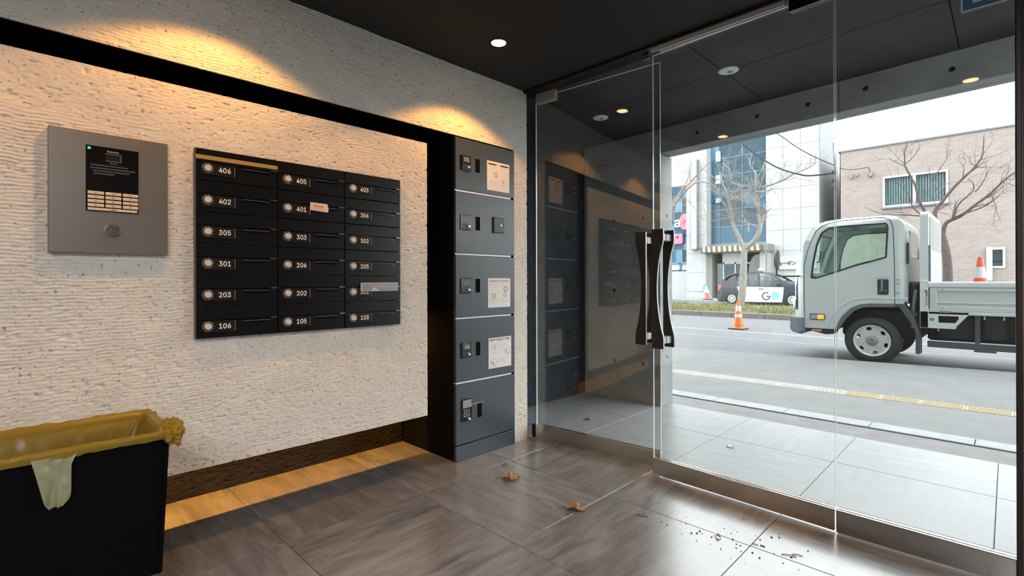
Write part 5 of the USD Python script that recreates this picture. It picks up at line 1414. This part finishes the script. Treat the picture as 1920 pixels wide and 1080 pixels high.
bb = thing('brick_building', 'pale pinkish brick building with a long blinded window behind the truck', 'building', (2, 33, -.06))
wx0, wx1, wz0, wz1 = -2.18, .35, 4.74, 6.32
bf = sbox(-4.05, -.06, 14, 7.90).difference(sbox(wx0, wz0, wx1, wz1)).difference(sbox(1.70, 1.58, 2.28, 2.52))
add(bb, 'wall', ext(bf, 29.0, 29.3, 'y'), 'brick_wall')
add(bb, 'wall_core', bx(-4.03, 14, 29.5, 40, -.06, 7.90), 'brick_wall')
add(bb, 'side_wall', bx(-4.05, -4.02, 29.0, 40, -.06, 7.90), 'brick_wall')
add(bb, 'roof_edge', bx(-4.12, 14.1, 28.93, 40, 7.90, 7.97), 'stone_grey')


def window(x0, x1, z0, z1, slats, mid):
    w = add(bb, 'window', cat_([bx(x0 + .09, x1 - .09, 28.945, 29.06, z0 + .001, z0 + .10), bx(x0 + .09, x1 - .09, 28.945, 29.06, z1 - .10, z1 - .001), bx(x0, x0 + .09, 28.94, 29.06, z0, z1), bx(x1 - .09, x1, 28.94, 29.06, z0, z1)] + ([bx((x0 + x1) / 2 - .06, (x0 + x1) / 2 + .06, 28.95, 29.07, z0 + .101, z1 - .101)] if mid else [])), 'window_frame')
    cols = [(x0 + .09, (x0 + x1) / 2 - .06), ((x0 + x1) / 2 + .06, x1 - .09)] if mid else [(x0 + .09, x1 - .09)]
    for a, b in cols:
        add(w, 'pane', bx(a, b, 29.05, 29.06, z0 + .10, z1 - .10), 'window_glass')
        add(w, 'window_back', bx(a - .05, b + .05, 29.22, 29.25, z0, z1), 'blind_back')
        if slats:
            for x_ in np.arange(a + .03, b - .05, .105):
                add(w, 'blind_slat', hull([(x_, 29.15, z0 + .1), (x_ + .055, 29.12, z0 + .1), (x_, 29.15, z1 - .1), (x_ + .055, 29.12, z1 - .1), (x_ + .002, 29.155, z0 + .1), (x_ + .057, 29.125, z0 + .1), (x_ + .002, 29.155, z1 - .1), (x_ + .057, 29.125, z1 - .1)]), 'blind_slat')


window(wx0, wx1, wz0, wz1, True, True)
window(1.70, 2.28, 1.58, 2.52, False, False)
add(bb, 'window_sill', bx(wx0 - .05, wx1 + .05, 28.88, 29.0, wz0 - .07, wz0), 'stone_grey')
add(bb, 'service_box', bx(1.66, 1.86, 28.8, 29.0, 1.0, 2.55, .02), 'window_frame')
add(bb, 'wall_lamp', cat_([bx(-3.58, -3.46, 28.85, 29.0, 6.42, 6.62, .02), bx(-3.30, -3.22, 28.85, 29.0, 6.50, 6.66, .02), tube([(-3.52, 28.9, 6.42), (-3.42, 28.88, 6.34), (-3.30, 28.9, 6.42), (-3.27, 28.9, 6.5)], .015, 6)]), 'rust')
add(bb, 'wall_bracket', bx(-2.74, -2.60, 28.8, 29.0, 6.40, 6.62, .02), 'rust')
# cables
def cable(pts, r, label):
    c = thing('overhead_cable', label, 'cable', pts[0])
    add(c, 'cable_line', tube(smooth_path(pts, 5), r, 6), 'cable', smooth=60)
    return c


cb_ = cable([(-4.6, 12.0, 7.2), (-3.6, 12, 5.75), (-2.877, 12, 4.871), (-2.52, 12, 4.511), (-2.225, 12, 4.25), (-1.938, 12, 4.048), (-1.614, 12, 3.886), (-1.212, 12, 3.76), (-.724, 12, 3.75)], .020, 'thick black overhead cable sagging across the white building to a clamped drop wire')
add(cb_, 'drop_wire', tube([(-.72, 12, 4.5), (-.705, 12, 4.0), (-.70, 12, 3.6), (-.70, 12, 3.25)], .018, 6), 'cable')
for z_ in (3.72, 3.52, 3.34):
    add(cb_, 'clamp', bx(-.76, -.66, 11.95, 12.05, z_, z_ + .10, .02), 'cable')
cable([(-3.4, 12, 6.3), (-2.5, 12, 5.45), (-1.888, 12, 4.886), (-1.566, 12, 4.569), (-1.211, 12, 4.279), (-.724, 12, 3.952)], .012, 'thin upper overhead cable above the thick one')
cable([(-4.0, 28.7, 7.02), (-3.35, 28.7, 6.84), (-2.77, 28.7, 6.86), (-2.68, 28.75, 6.60)], .018, 'short dark cable pinned to the brick wall left of its window')
# buildings far behind, between the two
single('far_building', bx(-13, 1, 48, 60, -.06, 6.5), 'stone_white', 'pale building far behind, in the gap between white and brick buildings', 'building')
